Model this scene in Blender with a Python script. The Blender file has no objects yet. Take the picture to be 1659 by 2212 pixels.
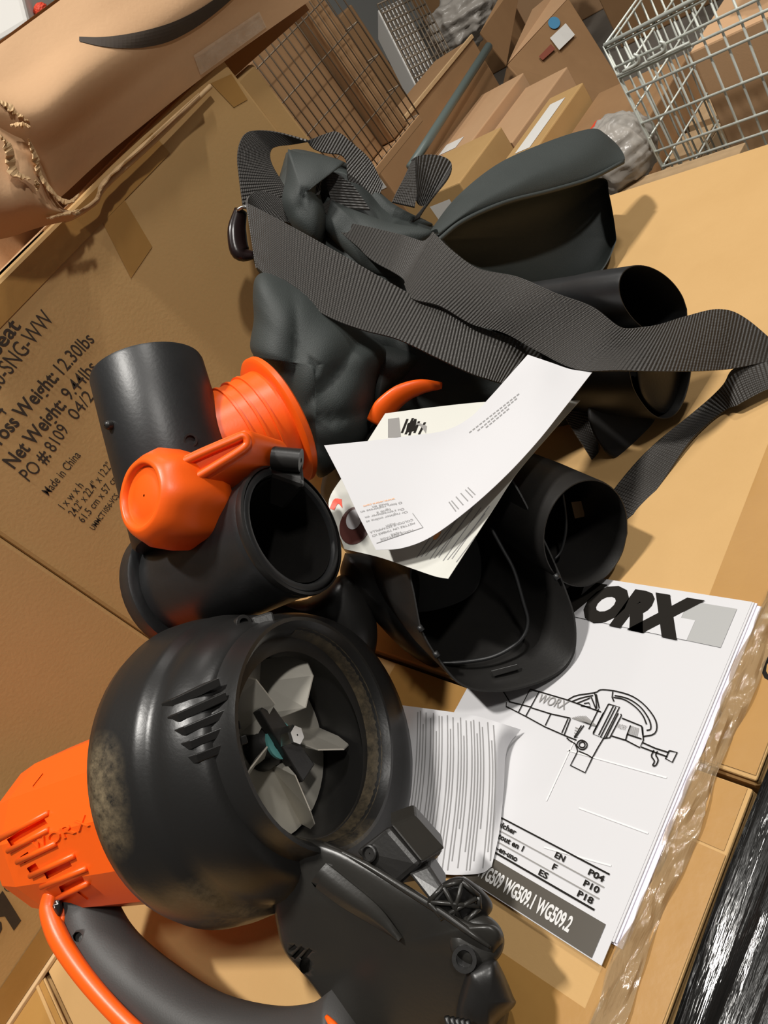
import bpy, bmesh, math, random
import numpy as np
from mathutils import Vector, Matrix
from mathutils.bvhtree import BVHTree
random.seed(7); rng = np.random.RandomState(7)
scene = bpy.context.scene
COL = scene.collection

# ------------------------------------------------------------------ camera
F_PX = 1600.0; CX, CY = 829.5, 1106.0; CAM_H = 0.51
down = np.array([2700-CX, 3000-CY, F_PX]); down /= np.linalg.norm(down)
def _hor(x, y):
    d = np.array([x-CX, y-CY, F_PX]); return d/(d@down)
XA = _hor(1659, 310)-_hor(1320, 420); XA /= np.linalg.norm(XA)
ZA = -down; YA = np.cross(ZA, XA)
R = np.array([XA, YA, ZA])                      # camera axes (right, down, forward) -> room axes
CAM = np.array([0, 0, CAM_H])
cam_data = bpy.data.cameras.new('camera'); cam = bpy.data.objects.new('camera', cam_data); COL.objects.link(cam)
cam_data.sensor_fit = 'VERTICAL'; cam_data.sensor_height = 36.0; cam_data.lens = F_PX/2212*36.0
cam_data.clip_start = 0.01; cam_data.clip_end = 100
M = Matrix.Identity(4)
for i in range(3):
    M[i][0] = R[i, 0]; M[i][1] = -R[i, 1]; M[i][2] = -R[i, 2]; M[i][3] = CAM[i]
cam.matrix_world = M
scene.camera = cam

# ------------------------------------------------------------------ world, lamps, exposure
world = bpy.data.worlds.new('warehouse_air'); scene.world = world; world.use_nodes = True
bg = world.node_tree.nodes['Background']; bg.inputs[0].default_value = (1.0, 0.96, 0.91, 1); bg.inputs[1].default_value = 0.13
scene.view_settings.view_transform = 'Standard'; scene.view_settings.look = 'None'
scene.view_settings.gamma = 1.0; scene.view_settings.use_curve_mapping = False
scene.view_settings.exposure = -0.90
def lamp(loc, power, size, aim=(-.5, .3, 0), col=(1, .965, .91)):
    l = bpy.data.lights.new('high_bay_lamp_offscreen', 'AREA'); l.energy = power; l.shape = 'RECTANGLE'; l.size = size; l.size_y = size*.35; l.color = col
    o = bpy.data.objects.new('high_bay_lamp_offscreen', l); COL.objects.link(o); o.location = loc
    o.rotation_euler = (Vector(aim)-Vector(loc)).to_track_quat('-Z', 'Y').to_euler()
lamp((-0.6, 0.1, 5.2), 460, .55)
lamp((3.6, 1.2, 5.0), 270, .6)
lamp((1.0, 3.6, 5.2), 230, .9, aim=(0, 2.2, -.5))
lamp((-3.2, 4.0, 5.2), 45, .9, aim=(-1, 3, -.5))

# ------------------------------------------------------------------ pixel -> room helpers
def ray(x, y): return R@np.array([x-CX, y-CY, F_PX])
def C(x, y, d): return CAM+ray(x, y)*(d/F_PX)                 # at a distance d along the lens axis
def T(x, y, z=0.0): r = ray(x, y); return CAM+r*((z-CAM_H)/r[2])   # on a level plane
def WX(x, y, x0): r = ray(x, y); return CAM+r*(x0/r[0])       # on a plane facing +x
def WY(x, y, y0): r = ray(x, y); return CAM+r*(y0/r[1])       # on a plane facing -y
def cv(x, y, z): return R@np.array([x, y, z])
def px(p): q = R.T@(np.array(p)-CAM); return CX+F_PX*q[0]/q[2], CY+F_PX*q[1]/q[2]
def plane_dep(B, n):
    B = np.array(B); n = np.array(n, float)
    return lambda x, y: ((B-CAM)@n)/(ray(x, y)@n)*F_PX
def nrm(v): v = np.array(v, float); return v/np.linalg.norm(v)

# ------------------------------------------------------------------ materials
MATS = {}
def mat(name, col, rough=.5, metal=0, noise=None, bump=None, spec=None, coat=0, trans=None, obj=True):
    """noise=(scale, amount, colour2) ; bump=(kind, scale, strength)"""
    if name in MATS: return MATS[name]
    m = bpy.data.materials.new(name); m.use_nodes = True; nt = m.node_tree; N = nt.nodes; L = nt.links
    b = N['Principled BSDF']; b.inputs['Base Color'].default_value = (*col, 1); b.inputs['Roughness'].default_value = rough
    b.inputs['Metallic'].default_value = metal
    if spec is not None: b.inputs['Specular IOR Level'].default_value = spec
    if coat: b.inputs['Coat Weight'].default_value = coat; b.inputs['Coat Roughness'].default_value = .15
    tc = N.new('ShaderNodeTexCoord')
    if noise:
        sc, amt, c2 = noise
        t = N.new('ShaderNodeTexNoise'); t.inputs['Scale'].default_value = sc; t.inputs['Detail'].default_value = 6; t.inputs['Roughness'].default_value = .65
        L.new(tc.outputs['Object'], t.inputs['Vector'])
        rp = N.new('ShaderNodeValToRGB'); rp.color_ramp.elements[0].position = .5-.22; rp.color_ramp.elements[1].position = .5+.22
        rp.color_ramp.elements[0].color = (*col, 1); rp.color_ramp.elements[1].color = (*[col[i]*(1-amt)+c2[i]*amt for i in range(3)], 1)
        L.new(t.outputs[0], rp.inputs[0]); L.new(rp.outputs[0], b.inputs['Base Color'])
    if bump:
        kind, sc, st = bump
        bp = N.new('ShaderNodeBump'); bp.inputs['Strength'].default_value = st; bp.inputs['Distance'].default_value = .002
        if kind == 'noise':
            t = N.new('ShaderNodeTexNoise'); t.inputs['Scale'].default_value = sc; t.inputs['Detail'].default_value = 5; L.new(tc.outputs['Object'], t.inputs['Vector'])
            L.new(t.outputs[0], bp.inputs['Height'])
        elif kind == 'rib':                                   # webbing: ribs across, fine weave along
            w = N.new('ShaderNodeTexWave'); w.bands_direction = 'X'; w.inputs['Scale'].default_value = sc; w.inputs['Distortion'].default_value = .6
            w.inputs['Detail'].default_value = 2; w.inputs['Detail Scale'].default_value = 4
            L.new(tc.outputs['UV'], w.inputs['Vector'])
            w2 = N.new('ShaderNodeTexWave'); w2.bands_direction = 'Y'; w2.inputs['Scale'].default_value = sc*2.2; L.new(tc.outputs['UV'], w2.inputs['Vector'])
            mx = N.new('ShaderNodeMath'); mx.operation = 'MULTIPLY_ADD'; mx.inputs[1].default_value = .35
            L.new(w2.outputs[1], mx.inputs[0]); L.new(w.outputs[1], mx.inputs[2]); L.new(mx.outputs[0], bp.inputs['Height'])
        elif kind == 'stretch':                               # film pulled along y
            mp = N.new('ShaderNodeMapping'); mp.inputs['Scale'].default_value = (1, .06, 1); L.new(tc.outputs['Object'], mp.inputs[0])
            t = N.new('ShaderNodeTexNoise'); t.inputs['Scale'].default_value = sc; t.inputs['Detail'].default_value = 5; L.new(mp.outputs[0], t.inputs['Vector'])
            L.new(t.outputs[0], bp.inputs['Height'])
        L.new(bp.outputs[0], b.inputs['Normal'])
    if trans:                                                 # clear film
        tr = N.new('ShaderNodeBsdfTransparent'); mx = N.new('ShaderNodeMixShader'); mx.inputs[0].default_value = trans
        L.new(tr.outputs[0], mx.inputs[1]); L.new(b.outputs[0], mx.inputs[2]); L.new(mx.outputs[0], N['Material Output'].inputs[0])
    MATS[name] = m; return m
CARD = (.53, .330, .138)
M_card = mat('cardboard', CARD, .75, noise=(9, .45, (.46, .275, .105)), bump=('noise', 260, .10), spec=.25)
M_card2 = mat('cardboard_pinkish', (.58, .36, .20), .78, noise=(7, .4, (.50, .295, .155)), bump=('noise', 200, .12), spec=.25)
M_cardw = M_card
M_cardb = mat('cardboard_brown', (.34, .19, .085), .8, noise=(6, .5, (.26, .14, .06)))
M_cardl = mat('cardboard_light_edge', (.62, .42, .22), .8, noise=(60, .5, (.42, .25, .11)))
M_tape = mat('packing_tape', (.40, .215, .060), .36, noise=(30, .3, (.33, .16, .04)), bump=('noise', 60, .15))
M_ctape = mat('clear_tape', (.72, .60, .46), .16, noise=(40, .5, (.5, .33, .2)), bump=('noise', 90, .8), trans=.5)
M_ink = mat('carton_ink', (.035, .022, .014), .7, noise=(90, .4, (.06, .04, .02)))
M_black = mat('black_plastic', (.012, .0115, .011), .36, noise=(14, .5, (.022, .020, .018)), bump=('noise', 420, .05))
M_tubebl = mat('black_satin_plastic', (.013, .0135, .014), .40, noise=(20, .6, (.024, .024, .025)), bump=('noise', 300, .06))
M_inner = M_black
M_grey = mat('charcoal_grip', (.048, .046, .044), .55, bump=('noise', 700, .08))
M_body = mat('blower_black_plastic', (.016, .0155, .0145), .34, noise=(5, .8, (.030, .027, .022)), bump=('noise', 350, .05))
M_dust = mat('dusty_black_plastic', (.030, .026, .020), .6, noise=(70, 1, (.16, .115, .06)))
M_orange = mat('orange_plastic', (.95, .118, .006), .38, noise=(4, .25, (.86, .095, .004)), bump=('noise', 500, .03))
M_fabric = mat('bag_fabric', (.030, .036, .034), .62, noise=(12, .5, (.042, .049, .046)), bump=('noise', 900, .25), spec=.45)
M_web = mat('webbing', (.042, .038, .034), .5, bump=('rib', 90, .6), spec=.55)
M_paper = mat('white_paper', (.57, .565, .58), .7)
M_paper2 = mat('glossy_card_paper', (.60, .595, .545), .5)
M_pageedge = mat('page_edges', (.70, .68, .76), .8)
M_print = mat('black_print', (.014, .012, .010), .9, spec=.15)
M_printg = mat('grey_print', (.24, .23, .22), .6)
M_printl = mat('faint_print', (.70, .69, .69), .7)
M_printm = mat('small_text_print', (.26, .255, .255), .7)
M_band = mat('dark_grey_band_print', (.065, .055, .042), .45)
M_wht = mat('white_print', (.62, .61, .6), .6)
M_oprint = mat('orange_print', (.85, .36, .12), .6)
M_red = mat('red_print', (.75, .07, .03), .5)
M_maroon = mat('maroon_print', (.09, .025, .02), .5)
M_metal = mat('fan_metal', (.60, .57, .50), .38, metal=.45, noise=(18, .5, (.46, .43, .37)))
M_steel = mat('bright_steel', (.7, .69, .66), .22, metal=1)
M_teal = mat('teal_plastic', (.09, .28, .27), .5)
M_wire = mat('galvanised_wire', (.66, .69, .63), .42, metal=.25)
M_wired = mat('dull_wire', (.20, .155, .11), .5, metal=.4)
M_label = mat('white_label', (.78, .76, .72), .7)
M_blue = mat('blue_sticker', (.08, .28, .48), .6)
M_yel = mat('yellow_sticker', (.75, .52, .05), .6)
M_film = mat('clear_stretch_film', (.42, .30, .17), .07, bump=('stretch', 240, 1.0), spec=.9, trans=.34)
M_bfilm = mat('black_stretch_film', (.008, .0075, .007), .16, bump=('stretch', 150, 1.0), spec=.7)
M_plastic = mat('grey_poly_bag', (.42, .39, .35), .3, bump=('noise', 25, .9), noise=(6, .6, (.26, .23, .2)))
M_wood = mat('pallet_wood', (.48, .33, .18), .8, noise=(20, .5, (.36, .23, .12)))
M_floor = mat('concrete_floor', (.16, .145, .125), .7, noise=(3, .5, (.11, .10, .085)))
M_wallm = mat('painted_block_wall', (.42, .42, .40), .8, noise=(2, .3, (.36, .36, .34)))
M_pipe = mat('green_grey_pipe', (.13, .165, .155), .4)
M_buckle = mat('dark_buckle', (.012, .006, .006), .25)

def dusty(name, base, spots, scale=60, dustc=(.20, .15, .085)):
    m = mat(name, base, .34, bump=('noise', 350, .05)); nt = m.node_tree; N = nt.nodes; L = nt.links; b = N['Principled BSDF']
    tc = N.new('ShaderNodeTexCoord'); acc = None
    for (c, r0, r1) in spots:
        d = N.new('ShaderNodeVectorMath'); d.operation = 'DISTANCE'; d.inputs[1].default_value = tuple(float(q) for q in c); L.new(tc.outputs['Object'], d.inputs[0])
        mr = N.new('ShaderNodeMapRange'); mr.inputs['From Min'].default_value = r0; mr.inputs['From Max'].default_value = r1; mr.inputs['To Min'].default_value = 1; mr.inputs['To Max'].default_value = 0
        L.new(d.outputs['Value'], mr.inputs['Value'])
        if acc is None: acc = mr.outputs[0]
        else:
            mx = N.new('ShaderNodeMath'); mx.operation = 'MAXIMUM'; L.new(acc, mx.inputs[0]); L.new(mr.outputs[0], mx.inputs[1]); acc = mx.outputs[0]
    nz = N.new('ShaderNodeTexNoise'); nz.inputs['Scale'].default_value = scale; nz.inputs['Detail'].default_value = 8; nz.inputs['Roughness'].default_value = .75; L.new(tc.outputs['Object'], nz.inputs['Vector'])
    rp = N.new('ShaderNodeMapRange'); rp.inputs['From Min'].default_value = .35; rp.inputs['From Max'].default_value = .72; L.new(nz.outputs[0], rp.inputs['Value'])
    mu = N.new('ShaderNodeMath'); mu.operation = 'MULTIPLY'; L.new(acc, mu.inputs[0]); L.new(rp.outputs[0], mu.inputs[1])
    mc = N.new('ShaderNodeMix'); mc.data_type = 'RGBA'; mc.inputs[6].default_value = (*base, 1); mc.inputs[7].default_value = (*dustc, 1); L.new(mu.outputs[0], mc.inputs[0]); L.new(mc.outputs[2], b.inputs['Base Color'])
    ro = N.new('ShaderNodeMapRange'); ro.inputs['To Min'].default_value = .34; ro.inputs['To Max'].default_value = .8; L.new(mu.outputs[0], ro.inputs['Value']); L.new(ro.outputs[0], b.inputs['Roughness'])
    return m
# ------------------------------------------------------------------ mesh helpers
def setp(o, parent):
    if parent is not None:
        o.parent = parent
        if parent.type == 'EMPTY': o.matrix_parent_inverse = Matrix.Translation(-Vector(parent.location))
def mk(name, verts, faces, m, parent=None, smooth=False, bevel=0, seg=2, uv=None, sub=0, kind=None, weld=False):
    me = bpy.data.meshes.new(name); me.from_pydata([tuple(map(float, v)) for v in verts], [], [tuple(int(i) for i in f) for f in faces]); me.update()
    bm = bmesh.new(); bm.from_mesh(me)
    if weld: bmesh.ops.remove_doubles(bm, verts=bm.verts, dist=1e-5)
    bmesh.ops.recalc_face_normals(bm, faces=bm.faces); bm.to_mesh(me); bm.free()
    if uv is not None:
        ul = me.uv_layers.new(name='UVMap')
        for lp in me.loops: ul.data[lp.index].uv = uv[lp.vertex_index]
    if m: me.materials.append(m)
    if smooth:
        for p in me.polygons: p.use_smooth = True
    o = bpy.data.objects.new(name, me); COL.objects.link(o); setp(o, parent)
    if bevel:
        b = o.modifiers.new('bevel', 'BEVEL'); b.width = bevel; b.segments = seg; b.limit_method = 'ANGLE'; b.angle_limit = math.radians(35)
    if sub:
        s = o.modifiers.new('subsurf', 'SUBSURF'); s.levels = sub; s.render_levels = sub
    if kind: o['kind'] = kind
    return o
def tag(o, label, cat, group=None):
    o['label'] = label; o['category'] = cat
    if group: o['group'] = group
    return o
def thing(name, label, cat, loc, group=None):
    o = bpy.data.objects.new(name, None); COL.objects.link(o); o.location = tuple(map(float, loc)); o.empty_display_size = .05
    return tag(o, label, cat, group)
BOXF = [(0, 1, 2, 3), (4, 7, 6, 5), (0, 4, 5, 1), (1, 5, 6, 2), (2, 6, 7, 3), (3, 7, 4, 0)]
def box8(name, p8, m, parent=None, bevel=.002, seg=2, **k): return mk(name, p8, BOXF, m, parent, bevel=bevel, seg=seg, **k)
def abox(name, lo, hi, m, parent=None, bevel=.002, **k):
    a, b = lo, hi
    return box8(name, [(a[0], a[1], a[2]), (b[0], a[1], a[2]), (b[0], b[1], a[2]), (a[0], b[1], a[2]), (a[0], a[1], b[2]), (b[0], a[1], b[2]), (b[0], b[1], b[2]), (a[0], b[1], b[2])], m, parent, bevel, **k)
def pbox(name, quad, back, m, parent=None, bevel=.002, **k):
    """front quad (4 room points) pushed back along a vector"""
    q = [np.array(p) for p in quad]; b = np.array(back)
    return box8(name, q+[p+b for p in q], m, parent, bevel, **k)
def frame(ax, ref=None):
    ax = nrm(ax); ref = np.array(ref if ref is not None else cv(1, 0, 0)); u = nrm(ref-ax*(ref@ax)); return ax, u, np.cross(ax, u)
def lathe(name, o, ax, prof, m, parent=None, seg=56, rfun=None, ref=None, cap0=False, cap1=False, smooth=True, a0=0, a1=2*math.pi, weld=False, flat=(1, 1), **k):
    ax, u, v = frame(ax, ref); o = np.array(o); V = []; Fc = []; full = abs(a1-a0-2*math.pi) < 1e-6
    n = seg if full else seg+1
    for s, r in prof:
        for i in range(n):
            t = a0+(a1-a0)*i/seg; rr = r if rfun is None else rfun(s, r, t)
            V.append(o+ax*s+(u*math.cos(t)*flat[0]+v*math.sin(t)*flat[1])*rr)
    for j in range(len(prof)-1):
        for i in range(seg if not full else n):
            i2 = (i+1) % n
            if not full and i == n-1: continue
            Fc.append((j*n+i, j*n+i2, (j+1)*n+i2, (j+1)*n+i))
    if cap0: Fc.append(tuple(range(n)))
    if cap1: Fc.append(tuple((len(prof)-1)*n+i for i in range(n)))
    ob = mk(name, V, Fc, m, parent, smooth=smooth, weld=weld, **k)
    if smooth:
        e = ob.modifiers.new('split', 'EDGE_SPLIT'); e.split_angle = math.radians(50)
    return ob
def cr(P, n):
    """Catmull-Rom resample"""
    P = [np.array(p, float) for p in P]; K = len(P)
    if K == 2: return [P[0]+(P[1]-P[0])*i/(n-1) for i in range(n)]
    Q = [2*P[0]-P[1]]+P+[2*P[-1]-P[-2]]; out = []
    for i in range(n):
        t = i/(n-1)*(K-1); j = min(int(t), K-2); f = t-j; a, b, c, d = Q[j:j+4]
        out.append(.5*((2*b)+(c-a)*f+(2*a-5*b+4*c-d)*f*f+(3*b-a-3*c+d)*f**3))
    return out
def tube(name, pts, rad, m, parent=None, seg=10, n=None, smooth=True, sq=(1, 1), ref=None, **k):
    P = cr(pts, n) if n else [np.array(p, float) for p in pts]; N = len(P)
    if not hasattr(rad, '__len__'): rad = [rad]*N
    elif len(rad) != N: rad = list(np.interp(np.linspace(0, 1, N), np.linspace(0, 1, len(rad)), rad))
    V = []; Fc = []; u = None
    for i in range(N):
        t = nrm(P[min(i+1, N-1)]-P[max(i-1, 0)])
        if u is None:
            r0 = np.array(ref) if ref is not None else (np.array([0, 0, 1.]) if abs(t[2]) < .9 else np.array([1., 0, 0]))
        else: r0 = u
        u = nrm(r0-t*(r0@t)); w = np.cross(t, u)
        for j in range(seg):
            a = 2*math.pi*j/seg; V.append(P[i]+(u*math.cos(a)*sq[0]+w*math.sin(a)*sq[1])*rad[i])
    for i in range(N-1):
        for j in range(seg): Fc.append((i*seg+j, i*seg+(j+1) % seg, (i+1)*seg+(j+1) % seg, (i+1)*seg+j))
    Fc.append(tuple(range(seg))); Fc.append(tuple((N-1)*seg+j for j in range(seg)))
    return mk(name, V, Fc, m, parent, smooth=smooth, **k)
def sheet(name, grid, m, parent=None, nu=24, nv=24, thick=.0004, smooth=True, disp=None, ret=False, **k):
    """grid: rows of control points -> smooth sheet with thickness"""
    rows = [cr(r, nu) for r in grid]; cols = [cr([rows[i][j] for i in range(len(rows))], nv) for j in range(nu)]
    G = np.array(cols)                                        # nu x nv x 3
    du = np.gradient(G, axis=0); dv = np.gradient(G, axis=1); Nn = np.cross(du, dv); Nn /= np.linalg.norm(Nn, axis=2, keepdims=True)+1e-12
    ctr = G.reshape(-1, 3).mean(0)
    if (Nn.reshape(-1, 3).mean(0)@(CAM-ctr)) < 0: Nn = -Nn
    if disp is not None:
        for i in range(nu):
            for j in range(nv): G[i, j] += Nn[i, j]*disp(i/(nu-1), j/(nv-1))
    B = G-Nn*thick
    V = list(G.reshape(-1, 3))+list(B.reshape(-1, 3)); o = nu*nv; Fc = []; idx = lambda i, j: i*nv+j
    for i in range(nu-1):
        for j in range(nv-1):
            Fc.append((idx(i, j), idx(i+1, j), idx(i+1, j+1), idx(i, j+1))); Fc.append((o+idx(i, j), o+idx(i, j+1), o+idx(i+1, j+1), o+idx(i+1, j)))
    for i in range(nu-1):
        Fc.append((idx(i, 0), o+idx(i, 0), o+idx(i+1, 0), idx(i+1, 0))); Fc.append((idx(i, nv-1), idx(i+1, nv-1), o+idx(i+1, nv-1), o+idx(i, nv-1)))
    for j in range(nv-1):
        Fc.append((idx(0, j), idx(0, j+1), o+idx(0, j+1), o+idx(0, j))); Fc.append((idx(nu-1, j), o+idx(nu-1, j), o+idx(nu-1, j+1), idx(nu-1, j+1)))
    L = np.concatenate([[0], np.cumsum(np.linalg.norm(np.diff(G[:, nv//2], axis=0), axis=1))]); Wd = np.concatenate([[0], np.cumsum(np.linalg.norm(np.diff(G[nu//2], axis=0), axis=1))])
    uv = [(L[i], Wd[j]) for i in range(nu) for j in range(nv)]; uv = uv+uv
    ob = mk(name, V, Fc, m, parent, smooth=smooth, uv=uv, **k)
    if smooth:
        e = ob.modifiers.new('split', 'EDGE_SPLIT'); e.split_angle = math.radians(60)
    return (ob, BVHTree.FromPolygons([Vector(v) for v in V], Fc)) if ret else ob
def strap(name, A, B, parent, n=60, m=None, thick=.0022, wave=.0):
    """webbing between two edge lines given as (px, py, depth)"""
    a = [C(*p) for p in A]; b = [C(*p) for p in B]; K = 12
    a = cr(a, K); b = cr(b, K); rows = [a, [(p+q)/2 for p, q in zip(a, b)], b]
    ob = sheet(name, rows, m or M_web, parent, nu=n, nv=7, thick=thick, disp=(lambda u, v: wave*math.sin(9*u+2*v)) if wave else None)
    return ob
def inflate(name, outline, dep, bulge, back, m, parent=None, K=14, n=72, fold=None, ctr=None, power=.5, smooth=True, **k):
    """closed soft body: front swells towards the viewer by bulge, back goes away by back; dep(px,py)=depth of its rim"""
    P = cr(list(outline)+[outline[0]], n+1)[:-1]; P = np.array(P)[:, :2]; c = np.array(ctr if ctr is not None else P.mean(0))
    V = []; Fc = []
    def layer(t, front):
        q = c+(P-c)*t
        for i in range(n):
            h = (max(0, 1-t**2.4))**power; d = dep(*q[i])
            if front: d -= bulge*h*(1 if fold is None else 1+fold(q[i][0], q[i][1], t))
            else: d += back*h
            V.append(C(q[i][0], q[i][1], d))
    ts = [1-(j/(K))**1.4 for j in range(K)]
    for t in ts: layer(t, True)
    V.append(C(c[0], c[1], dep(*c)-bulge)); ci = len(V)-1
    for j in range(K-1):
        for i in range(n): Fc.append((j*n+i, j*n+(i+1) % n, (j+1)*n+(i+1) % n, (j+1)*n+i))
    for i in range(n): Fc.append(((K-1)*n+i, (K-1)*n+(i+1) % n, ci))
    b0 = len(V); tb = [.97, .85, .6, .3]
    for t in tb: layer(t, False)
    for i in range(n): Fc.append((i, b0+i, b0+(i+1) % n, (i+1) % n))
    for j in range(3):
        for i in range(n): Fc.append((b0+j*n+i, b0+(j+1)*n+i, b0+(j+1)*n+(i+1) % n, b0+j*n+(i+1) % n))
    Fc.append(tuple(b0+3*n+i for i in range(n)))
    ob = mk(name, V, Fc, m, parent, smooth=smooth, **k); ob['_bvh'] = 0
    del ob['_bvh']
    return ob
def bvh_of(ob):
    me = ob.data; return BVHTree.FromPolygons([v.co.copy() for v in me.vertices], [tuple(p.vertices) for p in me.polygons])
def hit(bv, x, y, off=.0005):
    d = Vector(ray(x, y)).normalized(); h = bv.ray_cast(Vector(CAM), d)
    if h[0] is None: return None
    return np.array(h[0])-np.array(d)*off
def decal(name, A, B, bv, m, parent, n=24, off=.0005, rows=2):
    """flat print/tape between two pixel lines laid on a surface"""
    A = cr(A, n); B = cr(B, n); V = []; ok = True
    for i in range(n):
        for r in range(rows):
            f = r/(rows-1); q = A[i]*(1-f)+B[i]*f; p = hit(bv, q[0], q[1], off)
            if p is None: p = V[-1] if V else None
            if p is None: return None
            V.append(p)
    Fc = [(i*rows+r, i*rows+r+1, (i+1)*rows+r+1, (i+1)*rows+r) for i in range(n-1) for r in range(rows-1)]
    return mk(name, V, Fc, m, parent)
_txt = {}
def text_mesh(s, bold=0, shear=0, align='LEFT', space=1.0):
    key = (s, bold, shear, align, space)
    if key in _txt: return _txt[key]
    cu = bpy.data.curves.new('t', 'FONT'); cu.body = s; cu.size = 1; cu.offset = bold; cu.shear = shear; cu.align_x = align; cu.space_character = space; cu.resolution_u = 3
    o = bpy.data.objects.new('t', cu); COL.objects.link(o); bpy.context.view_layer.update()
    me = bpy.data.meshes.new_from_object(o.evaluated_get(bpy.context.evaluated_depsgraph_get()))
    v = np.array([tuple(p.co) for p in me.vertices]); f = [tuple(p.vertices) for p in me.polygons]
    bpy.data.objects.remove(o); bpy.data.meshes.remove(me); bpy.data.curves.remove(cu)
    _txt[key] = (v, f); return v, f
def text_fit(name, s, fn, m, parent, width, height=None, bold=0, shear=0, space=1.0):
    """fn(x, y): metres in the text's own plane -> room point; fitted to width (and cap height)"""
    v, f = text_mesh(s, bold, shear, 'LEFT', space); x0, x1 = v[:, 0].min(), v[:, 0].max(); sx = width/(x1-x0); sy = sx if height is None else height/.72
    V = [fn((p[0]-x0)*sx, p[1]*sy) for p in v]
    return mk(name, V, f, m, parent)

def pocket(bv, quad, depth=.010, lift=.006):
    """closed prism that reaches into a surface behind a pixel outline"""
    c = np.mean(np.array(quad, float), 0); d = nrm(ray(*c)); H = [hit(bv, *q, 0) for q in quad]; ok = [h for h in H if h is not None]
    if not ok: return None
    dm = np.mean([(R.T@(h-CAM))[2] for h in ok]); P = [h if h is not None else C(q[0], q[1], dm) for h, q in zip(H, quad)]; n = len(P)
    return [p-d*lift for p in P]+[p+d*depth for p in P], [tuple(range(n)), tuple(range(2*n-1, n-1, -1))]+[(i, i+n, (i+1) % n+n, (i+1) % n) for i in range(n)]
def cut(ob, cutters):
    """carve pockets into a solid part; the cutter itself is deleted"""
    V = []; Fc = []
    for c in cutters:
        if c is None: continue
        o = len(V); V += list(c[0]); Fc += [tuple(i+o for i in f) for f in c[1]]
    t = mk('cutter', V, Fc, None); st = [(m, m.show_viewport) for m in ob.modifiers]
    for m, _ in st: m.show_viewport = False
    b = ob.modifiers.new('cut', 'BOOLEAN'); b.operation = 'DIFFERENCE'; b.solver = 'EXACT'; b.use_self = True; b.object = t
    bpy.context.view_layer.update()
    me = bpy.data.meshes.new_from_object(ob.evaluated_get(bpy.context.evaluated_depsgraph_get()))
    ob.modifiers.remove(b)
    for m, v in st: m.show_viewport = v
    print('CUT', ob.name, len(ob.data.vertices), '->', len(me.vertices))
    if len(me.vertices) > len(ob.data.vertices)*.6: ob.data = me
    tm = t.data; bpy.data.objects.remove(t); bpy.data.meshes.remove(tm)
def strip_quad(a, b, w):
    a = np.array(a, float); b = np.array(b, float); d = nrm(b-a); q = np.array([-d[1], d[0]])*w/2; return [a-q, b-q, b+q, a+q]
def ell(cx, cy, rx, ry, n=16): return [(cx+rx*math.cos(2*math.pi*i/n), cy+ry*math.sin(2*math.pi*i/n)) for i in range(n)]

# ================================================================== THE PLACE
WALLX = -.870
floor = abox('floor', (-9, -6, -1.16), (7, 11, -1.1), M_floor, bevel=0); floor['kind'] = 'structure'
wb = abox('wall_back', (-9, 10.8, -1.1), (7, 11, 5.5), M_wallm, bevel=0); wb['kind'] = 'structure'
wl = abox('wall_left', (-9.2, -6, -1.1), (-9, 11, 5.5), M_wallm, bevel=0); wl['kind'] = 'structure'

# ---- cartons carrying the pile (tops level at z = 0)
TX0, TX1 = WALLX, -.224
def top_carton(label, y0, y1, tape_y=None):
    t = thing('cardboard_carton', label, 'carton', ((TX0+TX1)/2, (y0+y1)/2, -.55), 'cartons stacked on the pallet under the tools')
    abox('carton_body', (TX0, y0, -.55), (TX1, y1, -.004), M_card, t, bevel=.004)
    return t
cA = top_carton('large tan carton whose top carries the bag, strap and far black tubes', .150, .969)
abox('top_flap', (TX0+.001, .151, -.004), (TX1-.001, .968, 0), M_card, cA, bevel=.0015)
cB = top_carton('tan carton under the manual and the leaf blower', -.318, .146)
abox('top_flap', (TX0+.001, -.317, -.004), (TX1-.001, .145, 0), M_card, cB, bevel=.0015)
cC = top_carton('tan carton with taped seam near the blower handle', -.80, -.322)
abox('top_flap', (TX0+.001, -.799, -.004), (TX1-.001, -.323, 0), M_card, cC, bevel=.0015)
def flat_strip(name, pts, z, w, m, parent): pass
def tquad(name, q, m, parent, z=.0008, n=2):
    return mk(name, [(*p, z) for p in q], [(0, 1, 2, 3)], m, parent)
tquad('packing_tape', [(-.302, .152), (-.252, .152), (-.262, .966), (-.336, .966)], M_tape, cA)
tquad('packing_tape', [(-.47, -.30), (-.225, -.30), (-.225, -.024), (-.47, -.03)], M_tape, cB, z=.0006)
tquad('packing_tape', [(-.868, -.375), (-.50, -.36), (-.50, -.325), (-.868, -.325)], M_tape, cC)
tquad('packing_tape', [(-.60, .10), (-.228, .10), (-.228, .144), (-.60, .144)], M_tape, cB, z=.0007)
tquad('packing_tape', [(-.272, -.315), (-.226, -.315), (-.226, .098), (-.272, .098)], M_tape, cB, z=.0009)
tquad('packing_tape', [(-.268, .154), (-.226, .154), (-.226, .31), (-.268, .31)], M_tape, cA, z=.0011)
# faint flap line on the near carton
abox('flap_seam', (-.868, -.335, .0002), (-.73, -.331, .0022), M_card, cC, bevel=.0008)
# printed C on the carton rim
def tfn(x0, y0, ax=(1, 0), up=(0, 1), z=.0012):
    return lambda x, y: (x0+ax[0]*x+up[0]*y, y0+ax[1]*x+up[1]*y, z)
text_fit('printed_letter', 'C', tfn(-.2485, .222), M_print, cA, .02, .026)

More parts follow.
